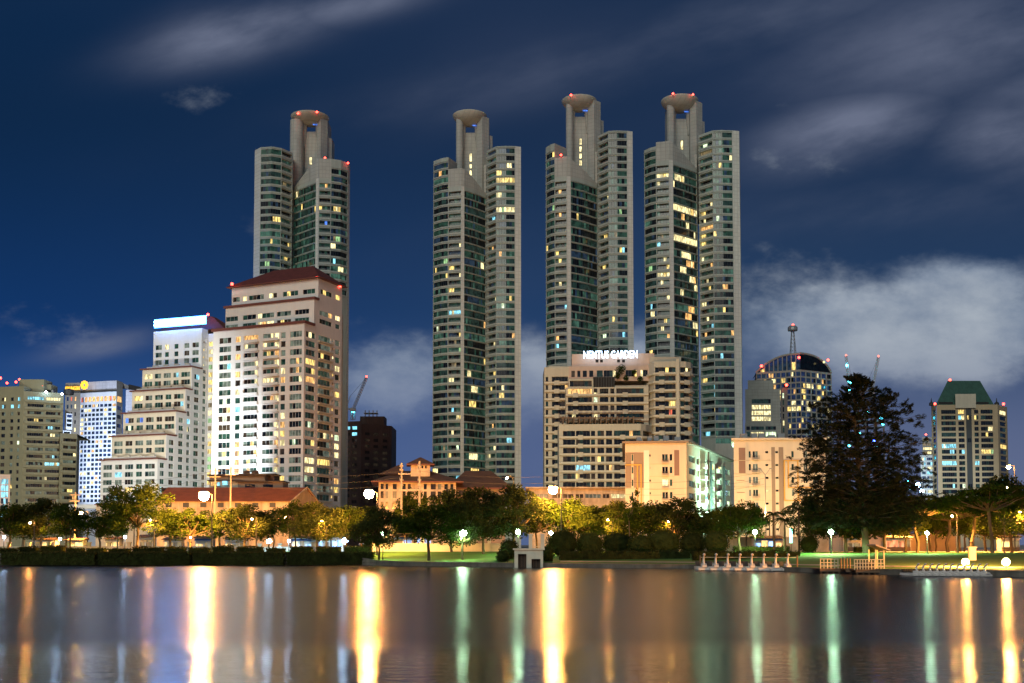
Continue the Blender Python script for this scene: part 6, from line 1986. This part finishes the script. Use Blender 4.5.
def pedal_boat(px, Y, label, group, first=None):
    x = X(px, Y, 560)
    root = thing('pedal_boat', label, 'pedal boat', (x, Y, 0), group)
    m = MB()   # broad double hull
    for s in (-1, 1):
        pts = [(-.0, 0)]
        m.lathe((x + s * .62, Y + .9, .18), [(.02, -.28), (.30, -.2), (.42, .05), (.40, .22), (.02, .26)], 'boat_white', 10, 1, 3.6)
    m.prism([(x - 1.02, Y - .3), (x + 1.02, Y - .3), (x + .95, Y + 2.1), (x - .95, Y + 2.1)], .34, [.52, .52, .62, .62], 'boat_white')
    m.build('hull', root, smooth=False)
    m = MB(); m.prism([(x - .8, Y - .75), (x + .8, Y - .75), (x + .95, Y - .25), (x - .95, Y - .25)], .12, [.38, .38, .6, .6], 'boat_white')
    m.prism([(x - .30, Y - .8), (x + .30, Y - .8), (x + .42, Y + .2), (x - .42, Y + .2)], .5, [.78, .78, 1.02, 1.02], 'boat_white'); m.build('breast', root)
    m = MB()   # curved swan neck
    prev = None
    for i in range(9):
        t = i / 8; p = Vector((x, Y - .35 + .35 * math.sin(t * 3.0) - .1 * t, .72 + 1.45 * t)); r = .19 - .09 * t
        if prev: m.tube(prev[0], p, prev[1], r, 'boat_white', 8, cap=(i == 8))
        prev = (p, r)
    m.ball(prev[0] + Vector((0, -.1, .04)), .19, 'boat_white', 8); m.build('neck', root, smooth=True)
    m = MB(); b = prev[0]; m.tube(b + Vector((0, -.22, .02)), b + Vector((0, -.52, -.08)), .09, .02, 'boat_beak', 6); m.build('beak', root)
    m = MB()
    for s in (-.45, .45): m.box((x + s, Y + 1.5, .78), (.7, .6, .14), 'dark_metal'); m.box((x + s, Y + 1.85, 1.05), (.7, .1, .5), 'dark_metal')
    m.build('seat', root)
    return root


ordn = ['leftmost', 'second', 'third', 'fourth', 'fifth', 'sixth', 'seventh', 'rightmost']
proto = pedal_boat(703.5, 149, 'white swan boat at the left end of the row before the dark bank', 'white swan boats moored in a row left of the pier')
for k in range(1, 8):
    px = 703.5 + 12.0 * k; Y = 149 - .45 * k
    dup(proto, (X(px, Y, 560), Y, 0), ('white swan boat, %s of eight from the left in the row left of the pier' % ordn[k]) if k < 7 else 'white swan boat at the right end of the row, nearest the pier', proto['group'])
o8 = ['first', 'second', 'third', 'fourth', 'fifth', 'sixth', 'seventh', 'eighth', 'ninth', 'tenth', 'eleventh']
g2 = 'white swan boats moored in a row below the orange bank lamps'
for k in range(11):
    px = 916 + 6.8 * k; Y = 123.5 - .25 * k
    dup(proto, (X(px, Y, 572), Y, 0), '%s swan boat from the left in the orange-lit row right of the pier' % o8[k], g2, (.78, .78, .62), rz=.5)
# mooring rope through the necks
m = MB(); a = Vector((X(700, 149.2, 560), 149.0, 1.85)); b = Vector((X(797, 145.8, 560), 145.7, 1.85)); m.tube(a, b, .035, .035, 'rail_cream', 5)
m.tube((a.x, a.y, -1), (a.x, a.y, 2.1), .1, .1, 'timber', 6); m.tube((b.x, b.y, -1), (b.x, b.y, 2.1), .1, .1, 'timber', 6)
tag(m.build('mooring_rope', None, (a.x, a.y, 0)), 'pale rope strung along the row of swan boats left of the pier', 'rope')


def pier():
    Y = 134
    root = thing('pier', 'timber landing stage with cream railings under the tall dark tree', 'pier', (X(852, Y), Y, 0))
    zd = .55
    m = MB()
    for (a, b, y0, y1) in ((820, 848, 136, 140), (846, 858, 133.5, 138), (856, 890, 131, 136)):
        xa, xb = X(a, y0, 572), X(b, y0, 572)
        n = int((xb - xa) / .3)
        for k in range(n): m.box((xa + (xb - xa) * (k + .5) / n, (y0 + y1) / 2, zd), ((xb - xa) / n - .04, y1 - y0, .1), 'timber')
        m.box(((xa + xb) / 2, y0 + .1, zd - .2), (xb - xa, .15, .25), 'timber')
    m.build('deck', root)
    m = MB()
    for px in range(821, 891, 6):
        y0 = 136 if px < 848 else 133.5 if px < 857 else 131
        m.tube((X(px, y0 + .3, 572), y0 + .3, -1.5), (X(px, y0 + .3, 572), y0 + .3, zd), .12, .12, 'timber', 6)
    m.build('piles', root)
    for (a, b, y0) in ((820.5, 838, 136.2), (854.5, 868.5, 131.3), (868.5, 884, 131.6)):
        q = MB(); xa, xb = X(a, y0, 568), X(b, y0, 568); n = 5
        for k in range(n + 1): q.box((xa + (xb - xa) * k / n, y0, zd + .62), (.1, .1, 1.25), 'rail_cream')
        for h in (.35, .78, 1.22): q.box(((xa + xb) / 2, y0 - .03, zd + h), (xb - xa + .1, .07, .09), 'rail_cream')
        q.build('railing', root)
    q = MB()
    for px in (841, 844, 847, 850): q.tube((X(px, 135.8, 568), 135.8, zd), (X(px, 135.8, 568), 135.8, zd + 1.3), .09, .09, 'timber', 6)
    q.build('bollards', root)
    # ticket shelter with slanted pinkish awning
    q = MB(); xa, xb = X(874, 133, 560), X(889, 133, 560)
    for x in (xa + .2, xb - .6): q.box((x, 133, zd + 1.2), (.12, .12, 2.4), 'rail_cream'); q.box((x, 135.5, zd + 1.2), (.12, .12, 2.4), 'rail_cream')
    q.build('shelter_post', root)
    q = MB(); q.prism([(xa, 132.3), (xb, 132.3), (xb, 136), (xa, 136)], [zd + 2.9, zd + 2.25, zd + 2.25, zd + 2.9], [zd + 3.05, zd + 2.35, zd + 2.35, zd + 3.05], 'pinkish'); q.build('awning', root)
    q = MB(); q.box((X(866, 132.5, 570), 132.8, zd + .45), (1.8, .9, .8), 'dark_metal'); q.box((X(866, 132.5, 570), 132.8, zd + .9), (1.9, 1.0, .08), 'timber'); q.build('ticket_desk', root)
    spot(root, (X(870, 133, 560), 131, 6), (X(850, 136, 570), 136, .5), 500, SOD, 120, .3) if False else None


pier()
# quay deck and bench at the right bank
for px, lab in ((948, 'pale upright stone marker beside the left bank lamp'),):
    Y = 150; m = MB(); x = X(971, Y); m.box((x, Y, gz(x, Y) + .8), (.9, .5, 1.8), 'pale_wall'); m.box((x, Y, gz(x, Y) + 1.75), (1.1, .7, .15), 'pale_wall')
    tag(m.build('stone_marker', None, (x, Y, gz(x, Y))), lab, 'marker')

# ------------------------------------------------------------------ vegetation
TR = random.Random(21)


def limb(mb, p, q, r0, r1, mat='bark', n=6, bend=.06):
    p = Vector(p); q = Vector(q); L = (q - p).length
    mid = [p]; k = 3
    for i in range(1, k): mid.append(p.lerp(q, i / k) + Vector((TR.uniform(-1, 1), TR.uniform(-1, 1), 0)) * L * bend)
    mid.append(q)
    for i in range(k): mb.tube(mid[i], mid[i + 1], r0 + (r1 - r0) * i / k, r0 + (r1 - r0) * (i + 1) / k, mat, n, cap=(i == k - 1))


def crown_tree(name, mat='leaf', nb=26, per=150, leaf=.035, trunk_h=.34, squash=.72, spread=.5, blob_r=(.13, .22), stems=1, flat=False):
    """normalised tree: height 1, crown half-width .5"""
    root = thing(name, 'x', 'tree', (0, 0, 0))
    tk = MB(); cr = MB()
    forks = []
    for s in range(stems):
        ox = (s - (stems - 1) / 2) * .05
        top = Vector((TR.uniform(-.05, .05) + ox * 2, TR.uniform(-.05, .05), trunk_h + .08))
        limb(tk, (ox, 0, -.03), top, .026 / stems ** .4, .018 / stems ** .4, bend=.05); forks.append(top)
    cz = (trunk_h + 1) / 2 + .02; hz = (1 - trunk_h) / 2
    k = cr.mi(mat)
    blobs = []
    for i in range(nb):
        for _ in range(40):
            a = TR.uniform(0, 2 * math.pi); el = TR.uniform(-1, 1); rr = TR.random() ** .4
            ce = math.sqrt(1 - el * el)
            c = Vector((math.cos(a) * ce * spread * rr, math.sin(a) * ce * spread * rr, cz + el * hz * rr * .95))
            if flat: c.z = trunk_h + .12 + (1 - trunk_h - .2) * (TR.random() ** .7) * (1 - .6 * (Vector((c.x, c.y)).length / spread) ** 2)
            if all((c - b[0]).length > .10 for b in blobs): break
        r = TR.uniform(*blob_r) * (.8 if el > .5 else 1)
        blobs.append((c, r))
    for c, r in blobs:
        limb(tk, TR.choice(forks), c, .010, .003, n=5, bend=.1)
        for _ in range(per):
            d = Vector((TR.gauss(0, 1), TR.gauss(0, 1), TR.gauss(0, 1) * squash)).normalized() * (r * TR.random() ** .38)
            d.z *= squash
            p = c + d
            a = Vector((TR.uniform(-1, 1), TR.uniform(-1, 1), TR.uniform(-.8, .5))).normalized(); b = a.orthogonal().normalized(); b.rotate(Matrix.Rotation(TR.uniform(0, 6.28), 3, a))
            ss = leaf * TR.uniform(.55, 1.25); i = len(cr.v)
            cr.v += [tuple(p - a * ss), tuple(p + b * ss * .5), tuple(p + a * ss), tuple(p - b * ss * .5)]
            cr.f.append((i, i + 1, i + 2, i + 3)); cr.m.append(k)
    tk.build('trunk', root); cr.build('crown', root)
    return root


P_ = [crown_tree('broadleaf_tree', 'leaf', 30, 190, .026, .30), crown_tree('broadleaf_tree', 'leaf', 24, 210, .026, .34, stems=2),
      crown_tree('broadleaf_tree', 'leaf', 34, 170, .024, .26, blob_r=(.10, .19)), crown_tree('broadleaf_tree', 'leaf_dark', 36, 200, .026, .22, blob_r=(.13, .22)),
      crown_tree('umbrella_tree', 'leaf', 30, 150, .022, .45, spread=.52, squash=.45, flat=True, blob_r=(.09, .15)),
      crown_tree('sapling', 'leaf', 9, 70, .03, .45, spread=.42, blob_r=(.10, .16))]
used = set()


def put(v, px, ptop, w, Y, label, group='trees along the lake shore', rz=None, pbot=None):
    x = X(px, Y, 530); g = gz(x, Y) - .05
    if pbot is not None: g = EYE - (pbot - HOR) * Y / F
    h = zat(ptop, Y) - g; wd = w * 1.2 * Y / F
    sc = (wd, wd, h); rz = TR.uniform(0, 6.28) if rz is None else rz
    if v in used: return dup(P_[v], (x, Y, g), label, group, sc, rz)
    used.add(v); o = P_[v]; o.location = (x, Y, g); o.scale = sc; o.rotation_euler = (0, 0, rz); o['label'] = label; o['group'] = group
    return o


trees = [
    (0, 8, 506, 44, 226, 'dark round tree at the left frame edge below the glazed annex'), (3, 40, 500, 46, 232, 'dark tree in front of the olive block, second from the left edge'),
    (1, 68, 507, 40, 224, 'slightly lower tree just left of the small dim orange lamp'), (2, 101, 509, 40, 230, 'yellowish tree just right of the small dim orange lamp'),
    (0, 137, 486, 58, 222, 'biggest broad tree at the left, in front of the stepped block foot'), (1, 170, 513, 36, 232, 'small tree just right of the biggest left tree'),
    (2, 192, 508, 46, 226, 'gold-lit tree directly below the brightest orange lamp'), (0, 220, 511, 42, 232, 'tree between the brightest orange lamp and the tiled hall gable'), (3, 246, 506, 46, 226, 'dark tree below the middle of the tiled hall'),
    (1, 272, 510, 38, 233, 'tree below the gable of the tiled hall'), (2, 297, 500, 34, 230, 'thin-topped yellowish tree right of the tiled hall gable'), (3, 318, 504, 46, 225, 'dark tree under the right side of the condominium'),
    (0, 345, 508, 38, 232, 'tree just left of the orange lamp beside the double pole'), (2, 362, 506, 32, 236, 'gold-lit tree directly behind the orange lamp beside the double pole'),
    (3, 379, 508, 42, 191, 'dark tree at the left end of the lit lawn beside a globe lamp'), (1, 405, 511, 34, 238, 'yellow-lit tree between the double poles'), (0, 429, 506, 56, 189, 'dark round tree in the middle of the lit lawn'),
    (2, 414, 488, 30, 262, 'tree close in front of the villa wall right of the double pole'), (3, 462, 502, 42, 191, 'dark tree behind the brightest globe lamp'),
    (3, 452, 492, 50, 222, 'tall dark tree behind the lawn trees below the villa'), (3, 484, 490, 58, 212, 'broad dark tree left of the sluice house'), (3, 512, 487, 56, 216, 'tallest dark tree above the sluice house'), (2, 538, 497, 40, 224, 'dark tree right above the sluice pillars'),
    (0, 566, 500, 44, 226, 'tree right of the orange lamp before the terraced hotel'), (1, 594, 508, 46, 222, 'tree before the left part of the podium hall'), (3, 618, 503, 44, 228, 'dark tree beneath the thin sapling'),
    (0, 648, 504, 50, 224, 'tree before the right part of the podium hall'), (3, 676, 500, 52, 220, 'dark tree at the foot of the left cream slab'), (1, 703, 512, 40, 228, 'small tree below the green-lit side wall'),
    (0, 740, 508, 48, 218, 'round green tree below the gap between the two cream slabs'), (2, 746, 500, 34, 246, 'yellow-lit tree just behind the round green tree'),
    (3, 812, 498, 40, 222, 'dark tree at the left foot of the tall dark tree'), (3, 846, 488, 64, 196, 'dark leafy mass left of the tall tree trunk'), (3, 884, 486, 60, 200, 'dark leafy mass right of the tall tree trunk'), (3, 866, 492, 70, 214, 'dark leafy mass directly behind the tall tree trunk'),
    (4, 917, 488, 62, 205, 'spreading feathery tree right of the tall dark tree'), (4, 948, 494, 60, 222, 'spreading orange-lit tree below the narrow white block'), (4, 972, 486, 70, 200, 'spreading orange-lit tree below the green-roofed tower'),
    (3, 1012, 478, 60, 214, 'tall dark tree behind the leaning trunk at the right edge'), (2, 1030, 490, 50, 196, 'orange-lit tree cut by the right frame edge'), (1, 935, 508, 40, 236, 'small tree behind the lawn lamp at the right'),
    (2, 905, 505, 44, 214, 'low tree under the spreading feathery tree right of the tall tree'), (1, 962, 506, 46, 230, 'small orange-lit tree under the spreading trees'), (3, 986, 500, 44, 236, 'dark tree behind the leaning feathery tree'), (0, 930, 500, 46, 240, 'round tree at the foot of the narrow white block'),
    (2, 118, 508, 30, 236, 'small tree squeezed between the dim orange lamp tree and the biggest left tree'), (1, 24, 505, 34, 238, 'small tree between the two leftmost trees'), (2, 332, 506, 36, 238, 'gold-lit tree behind the kiosks below the condominium'), (1, 580, 506, 38, 234, 'gold-lit tree between two trees before the podium hall'), (2, 662, 506, 40, 236, 'gold-lit tree behind the dome-shaped bush'), (0, 724, 508, 36, 236, 'yellow-green tree below the lit gap between the slabs'),
    (4, 992, 474, 66, 190, 'leaning feathery tree around the right orange lamp'),
]
for v, px, pt_, w, Y, lab in trees: put(v, px, pt_, w, Y, lab)
put(5, 630, 486, 24, 205, 'thin sapling rising above the trees before the podium hall')
put(5, 1004, 500, 22, 180, 'thin sapling beneath the leaning feathery tree')


# the tall dark feathery tree
def tall_tree():
    Y = 186; x = X(866, Y, 540); g = gz(x, Y)
    root = thing('casuarina_tree', 'tallest dark feathery tree with drooping sprays against the sky', 'tree', (x, Y, g))
    tk = MB(); cr = MB(); k = cr.mi('leaf_fine')
    H_ = zat(372, Y) - g
    P = lambda px, py: Vector((X(px, Y, py), Y, zat(py, Y)))
    # trunk, forking in two leaders
    t0 = Vector((x, Y, g - .2)); t1 = P(862, 500); t2 = P(856, 440); t3 = P(852, 382); t2b = P(878, 440); t3b = P(872, 400)
    def tb(a, b, r0, r1): limb(tk, a, b, r0, r1, 'bark_dark', 9, .012)
    tb(t0, t1, .62, .48); tb(t1, t2, .42, .26); tb(t2, t3, .24, .05); tb(t1, t2b, .36, .2); tb(t2b, t3b, .2, .05)
    # outline half-widths of the crown at picture heights
    outl = [(374, 846, 856), (384, 832, 878), (396, 818, 902), (410, 806, 918), (428, 800, 922), (446, 796, 916), (462, 792, 924), (478, 798, 914), (494, 806, 922), (510, 806, 912), (524, 812, 900)]

    def spray(p, d, L, n):
        """one drooping branchlet with needles"""
        d = d.normalized(); side = Vector((-d.y, d.x, 0))
        if side.length < .01: side = Vector((1, 0, 0))
        side.normalize()
        for i in range(n):
            t = TR.random(); q = p + d * (L * t) + Vector((0, 0, -.30 * L * t * t)) + side * TR.gauss(0, .13 * L * (1.05 - t)) + Vector((0, 0, TR.gauss(0, .11 * L)))
            a = (d + side * TR.uniform(-1.1, 1.1) + Vector((0, 0, TR.uniform(-.9, .5)))).normalized(); b = a.cross(Vector((TR.uniform(-1, 1), TR.uniform(-1, 1), TR.uniform(-1, 1)))).normalized()
            ll = TR.uniform(.14, .34); ww = ll * .16; j = len(cr.v)
            cr.v += [tuple(q - a * ll), tuple(q + b * ww), tuple(q + a * ll), tuple(q - b * ww)]
            cr.f.append((j, j + 1, j + 2, j + 3)); cr.m.append(k)
    outl = [(373, 846, 860), (378, 838, 870), (386, 828, 886), (396, 818, 900), (408, 811, 910), (422, 803, 922), (436, 797, 926), (450, 794, 924), (464, 794, 924), (480, 796, 924), (496, 800, 928), (512, 804, 922), (528, 812, 910)]
    tips = []
    cnt = 0
    while cnt < 2500:
        py = 375 + 153 * TR.random() ** 1.02
        a0 = lerp_tab([(q[0], q[1]) for q in outl], py); a1 = lerp_tab([(q[0], q[2]) for q in outl], py)
        cpx = (a0 + a1) / 2; hw = (a1 - a0) / 2
        ang = TR.uniform(0, 2 * math.pi); rr = TR.random() ** .5
        wob = 1 + .42 * noise.noise(Vector((math.cos(ang) * 2.2, math.sin(ang) * 2.2, py * .09)))
        c = P(cpx, py); rad = hw * Y / F * rr * wob
        p = c + Vector((math.cos(ang) * rad, math.sin(ang) * rad * .85, 0))
        dn = noise.noise(Vector((p.x * .30, p.y * .30, p.z * .40)))
        thin = lerp_tab([(375, .04), (420, 0), (448, -.15), (480, -.5), (528, -.9)], py) + (.14 if rr > .75 else -.06)
        if dn < thin: continue
        cnt += 1
        out = Vector((math.cos(ang), math.sin(ang) * .8, 0)); out.rotate(Matrix.Rotation(TR.uniform(-.8, .8), 3, 'Z'))
        out.z = lerp_tab([(375, .9), (400, .5), (440, .25), (528, 0)], py) + TR.uniform(-.35, .45)
        L = TR.uniform(.8, 1.9) * (.7 if py < 392 else 1)
        spray(p - out * L * .5, out, L, 72)
        if rr > .45 and cnt % 9 == 0: tips.append((p, py))
    for p, py in tips:
        o = P(lerp_tab([(374, 852), (440, 858), (500, 862), (530, 865)], py), min(518, py + 10)); limb(tk, o, p, .10, .02, 'bark_dark', 5, .03)
    tk.build('trunk', root); cr.build('crown', root)
    return root


tall_tree()

# bare trunks visible under the crowns
for (px, Y, top, lab, lean) in ((894, 172, 520, 'slim dark trunk in front of the reddish wall, right of the tall tree', 0), (843, 188, 515, 'slim pale-grey trunk left of the tall tree', 0)):
    pass


def palm(px, pt_, Y, label, lean=0, nf=16, fl=3.4):
    x = X(px, Y, 540); g = gz(x, Y) - .05; h = zat(pt_, Y) - g
    root = thing('palm_tree', label, 'palm tree', (x, Y, g), 'palms left of the tall tree')
    m = MB(); top = Vector((x + lean, Y, g + h)); limb(m, (x, Y, g), top, .24, .15, 'bark', 8, .01); m.build('trunk', root)
    m = MB(); k = m.mi('leaf_dark')
    for i in range(nf):
        a = 2 * math.pi * i / nf + TR.uniform(-.2, .2); el = TR.uniform(.1, 1.0); d = Vector((math.cos(a), math.sin(a), 0)); side = Vector((-d.y, d.x, 0))
        L = fl * TR.uniform(.8, 1.1); pr = None
        for s in range(9):
            t = s / 8; p = top + d * (L * t) + Vector((0, 0, L * (el * t - 1.05 * t * t)))
            if pr is not None:
                m.tube(pr, p, .03, .02, 'leaf_dark', 4, cap=False)
                for sd_ in (-1, 1):
                    for e in (0, .5):
                        b = pr.lerp(p, e); q = b + side * sd_ * (.75 * math.sin(math.pi * min(1, t + .12)) + .1) + d * .22 + Vector((0, 0, -.38)); w = d * .075
                        j = len(m.v); m.v += [tuple(b - w), tuple(b + w), tuple(q)]; m.f.append((j, j + 1, j + 2)); m.m.append(k)
            pr = p
    m.build('fronds', root)


palm(774, 514, 208, 'short palm in front of the orange wall', nf=15, fl=2.6); palm(799, 509, 206, 'taller palm with spreading fronds right of the tube light', nf=18, fl=3.8); palm(785, 520, 214, 'low palm between two taller palms', nf=14, fl=2.8)


def hedge(px0, px1, Y, z0, z1, label, dep=2.2, mat='hedge_leaf', group='clipped hedges on the bank', name='hedge', rnd=.0, dens=26):
    x0, x1 = X(px0, Y, 548), X(px1, Y, 548)
    mb = MB(); L = x1 - x0
    core = .18
    cz = (z0 + z1) / 2; cy = Y + dep / 2; cx = (x0 + x1) / 2
    n = 18 if rnd else 8
    if rnd:   # rounded shrub body
        mb.lathe((cx, cy, cz), [(max(.01, math.sin(math.pi * t / 8)) * .86, -math.cos(math.pi * t / 8) * (z1 - z0) / 2 * .86) for t in range(9)], 'leaf_dark', 14, L / 2, dep / 2)
    else:
        mb.prism([(x0 + core, Y + core), (x1 - core, Y + core), (x1 - core, Y + dep - core), (x0 + core, Y + dep - core)], z0, z1 - core, 'leaf_dark')
    k = mb.mi(mat); cnt = int((L * (z1 - z0) * 2 + L * dep) * dens)
    for _ in range(cnt):
        if rnd:
            d = Vector((TR.gauss(0, 1), TR.gauss(0, 1), TR.gauss(0, 1))).normalized() * TR.uniform(.86, 1.05)
            p = Vector((cx + d.x * L / 2, cy + d.y * dep / 2, cz + d.z * (z1 - z0) / 2))
        else:
            f = TR.random(); wv = TR.uniform(0, 0)
            if f < .55: p = Vector((TR.uniform(x0, x1), Y + TR.uniform(-.05, .25), TR.uniform(z0, z1)))
            elif f < .9: p = Vector((TR.uniform(x0, x1), TR.uniform(Y, Y + dep), z1)); p.z += TR.uniform(-.25, .05) + .38 * noise.noise(Vector((p.x * .35, p.y * .3, 0)))
            else: p = Vector((x0 if TR.random() < .5 else x1, TR.uniform(Y, Y + dep), TR.uniform(z0, z1)))
        a = Vector((TR.uniform(-1, 1), TR.uniform(-1, 1), TR.uniform(-1, 1))).normalized(); b = a.orthogonal()
        s = TR.uniform(.10, .2); j = len(mb.v)
        mb.v += [tuple(p - a * s), tuple(p + b * s * .5), tuple(p + a * s), tuple(p - b * s * .5)]; mb.f.append((j, j + 1, j + 2, j + 3)); mb.m.append(k)
    o = mb.build(name, None, (cx, cy, z0)); tag(o, label, 'hedge' if name == 'hedge' else 'bush', group); return o


hs = [(-4, 14, 'below the frame-edge tree'), (18, 36, 'below the second tree from the left'), (40, 62, 'left of the small dim orange lamp'), (66, 82, 'directly below the small dim orange lamp'), (86, 104, 'left of the big tree'),
      (108, 128, 'just left of the big tree trunk'), (132, 162, 'in front of the big tree trunk'), (166, 184, 'left of the lamp under the brightest street lamp'), (188, 208, 'directly under the brightest street lamp'), (212, 232, 'below the left end of the tiled hall'), (236, 262, 'below the tiled hall middle'),
      (266, 284, 'below the tiled hall gable'), (290, 312, 'before the blue-white kiosks'), (316, 340, 'under the right side of the condominium'), (344, 371, 'at the left end of the lit lawn')]
for a, b, l in hs: hedge(a, b, 203 + TR.uniform(0, 3), 2.05, 3.0 + TR.uniform(-.15, .35), 'low clipped hedge on the left bank ' + l)
for a, b, w, l in ((0, 95, 0, 'left third'), (97, 190, 0, 'second stretch'), (192, 284, 0, 'third stretch'), (286, 372, 0, 'right stretch ending at the lawn')):
    hedge(a, b, 188.4, .08, 2.3, 'dark trailing hedge over the left quay wall, ' + l, 4.2, 'hedge_leaf', 'hedges hanging over the left quay', dens=16)
bs_ = [(509, 20, 188, 3.6, 'round bush just left of the sluice house', ), (563, 34, 196, 5.0, 'large dark bush right of the sluice house'), (590, 30, 198, 4.4, 'dark bush left of the sapling'), (618, 34, 200, 4.3, 'dark bush below the sapling'), (642, 26, 196, 4.0, 'dark bush left of the dome-shaped bush'),
       (665, 38, 198, 4.6, 'dome-shaped clipped bush below the left cream slab'), (694, 30, 199, 4.0, 'dark bush right of the dome-shaped bush'), (718, 28, 197, 4.2, 'dark bush left of the round green tree'), (812, 20, 200, 3.3, 'small dark bush beneath the palms'), (503, 14, 178, 1.9, 'low round bush on the lit lawn'),
       (548, 14, 178, 2.6, 'small bush leaning on the sluice house')]
for px, w, Y, h, l in bs_:
    xx = X(px, Y, 545); g = gz(xx, Y); hedge(px - w / 2, px + w / 2, Y, g - .2, g + h, l, 4.0, 'leaf_dark', 'rounded bushes in the park', 'bush', rnd=1, dens=16)
for a, b, Y, l in ((560, 690, 184, 'dark long hedge above the bank right of the sluice house'), (694, 800, 176, 'dark long hedge above the bank behind the swan boats'), (735, 790, 222, 'clipped hedge under the blue awning'), (856, 880, 220, 'clipped hedge before the yellow wall')):
    g = gz(X(a, Y), Y); hedge(a, b, Y, g - .1, g + (1.5 if Y < 200 else 1.1), l, 2.4, 'hedge_leaf', 'long dark park hedges', dens=18)
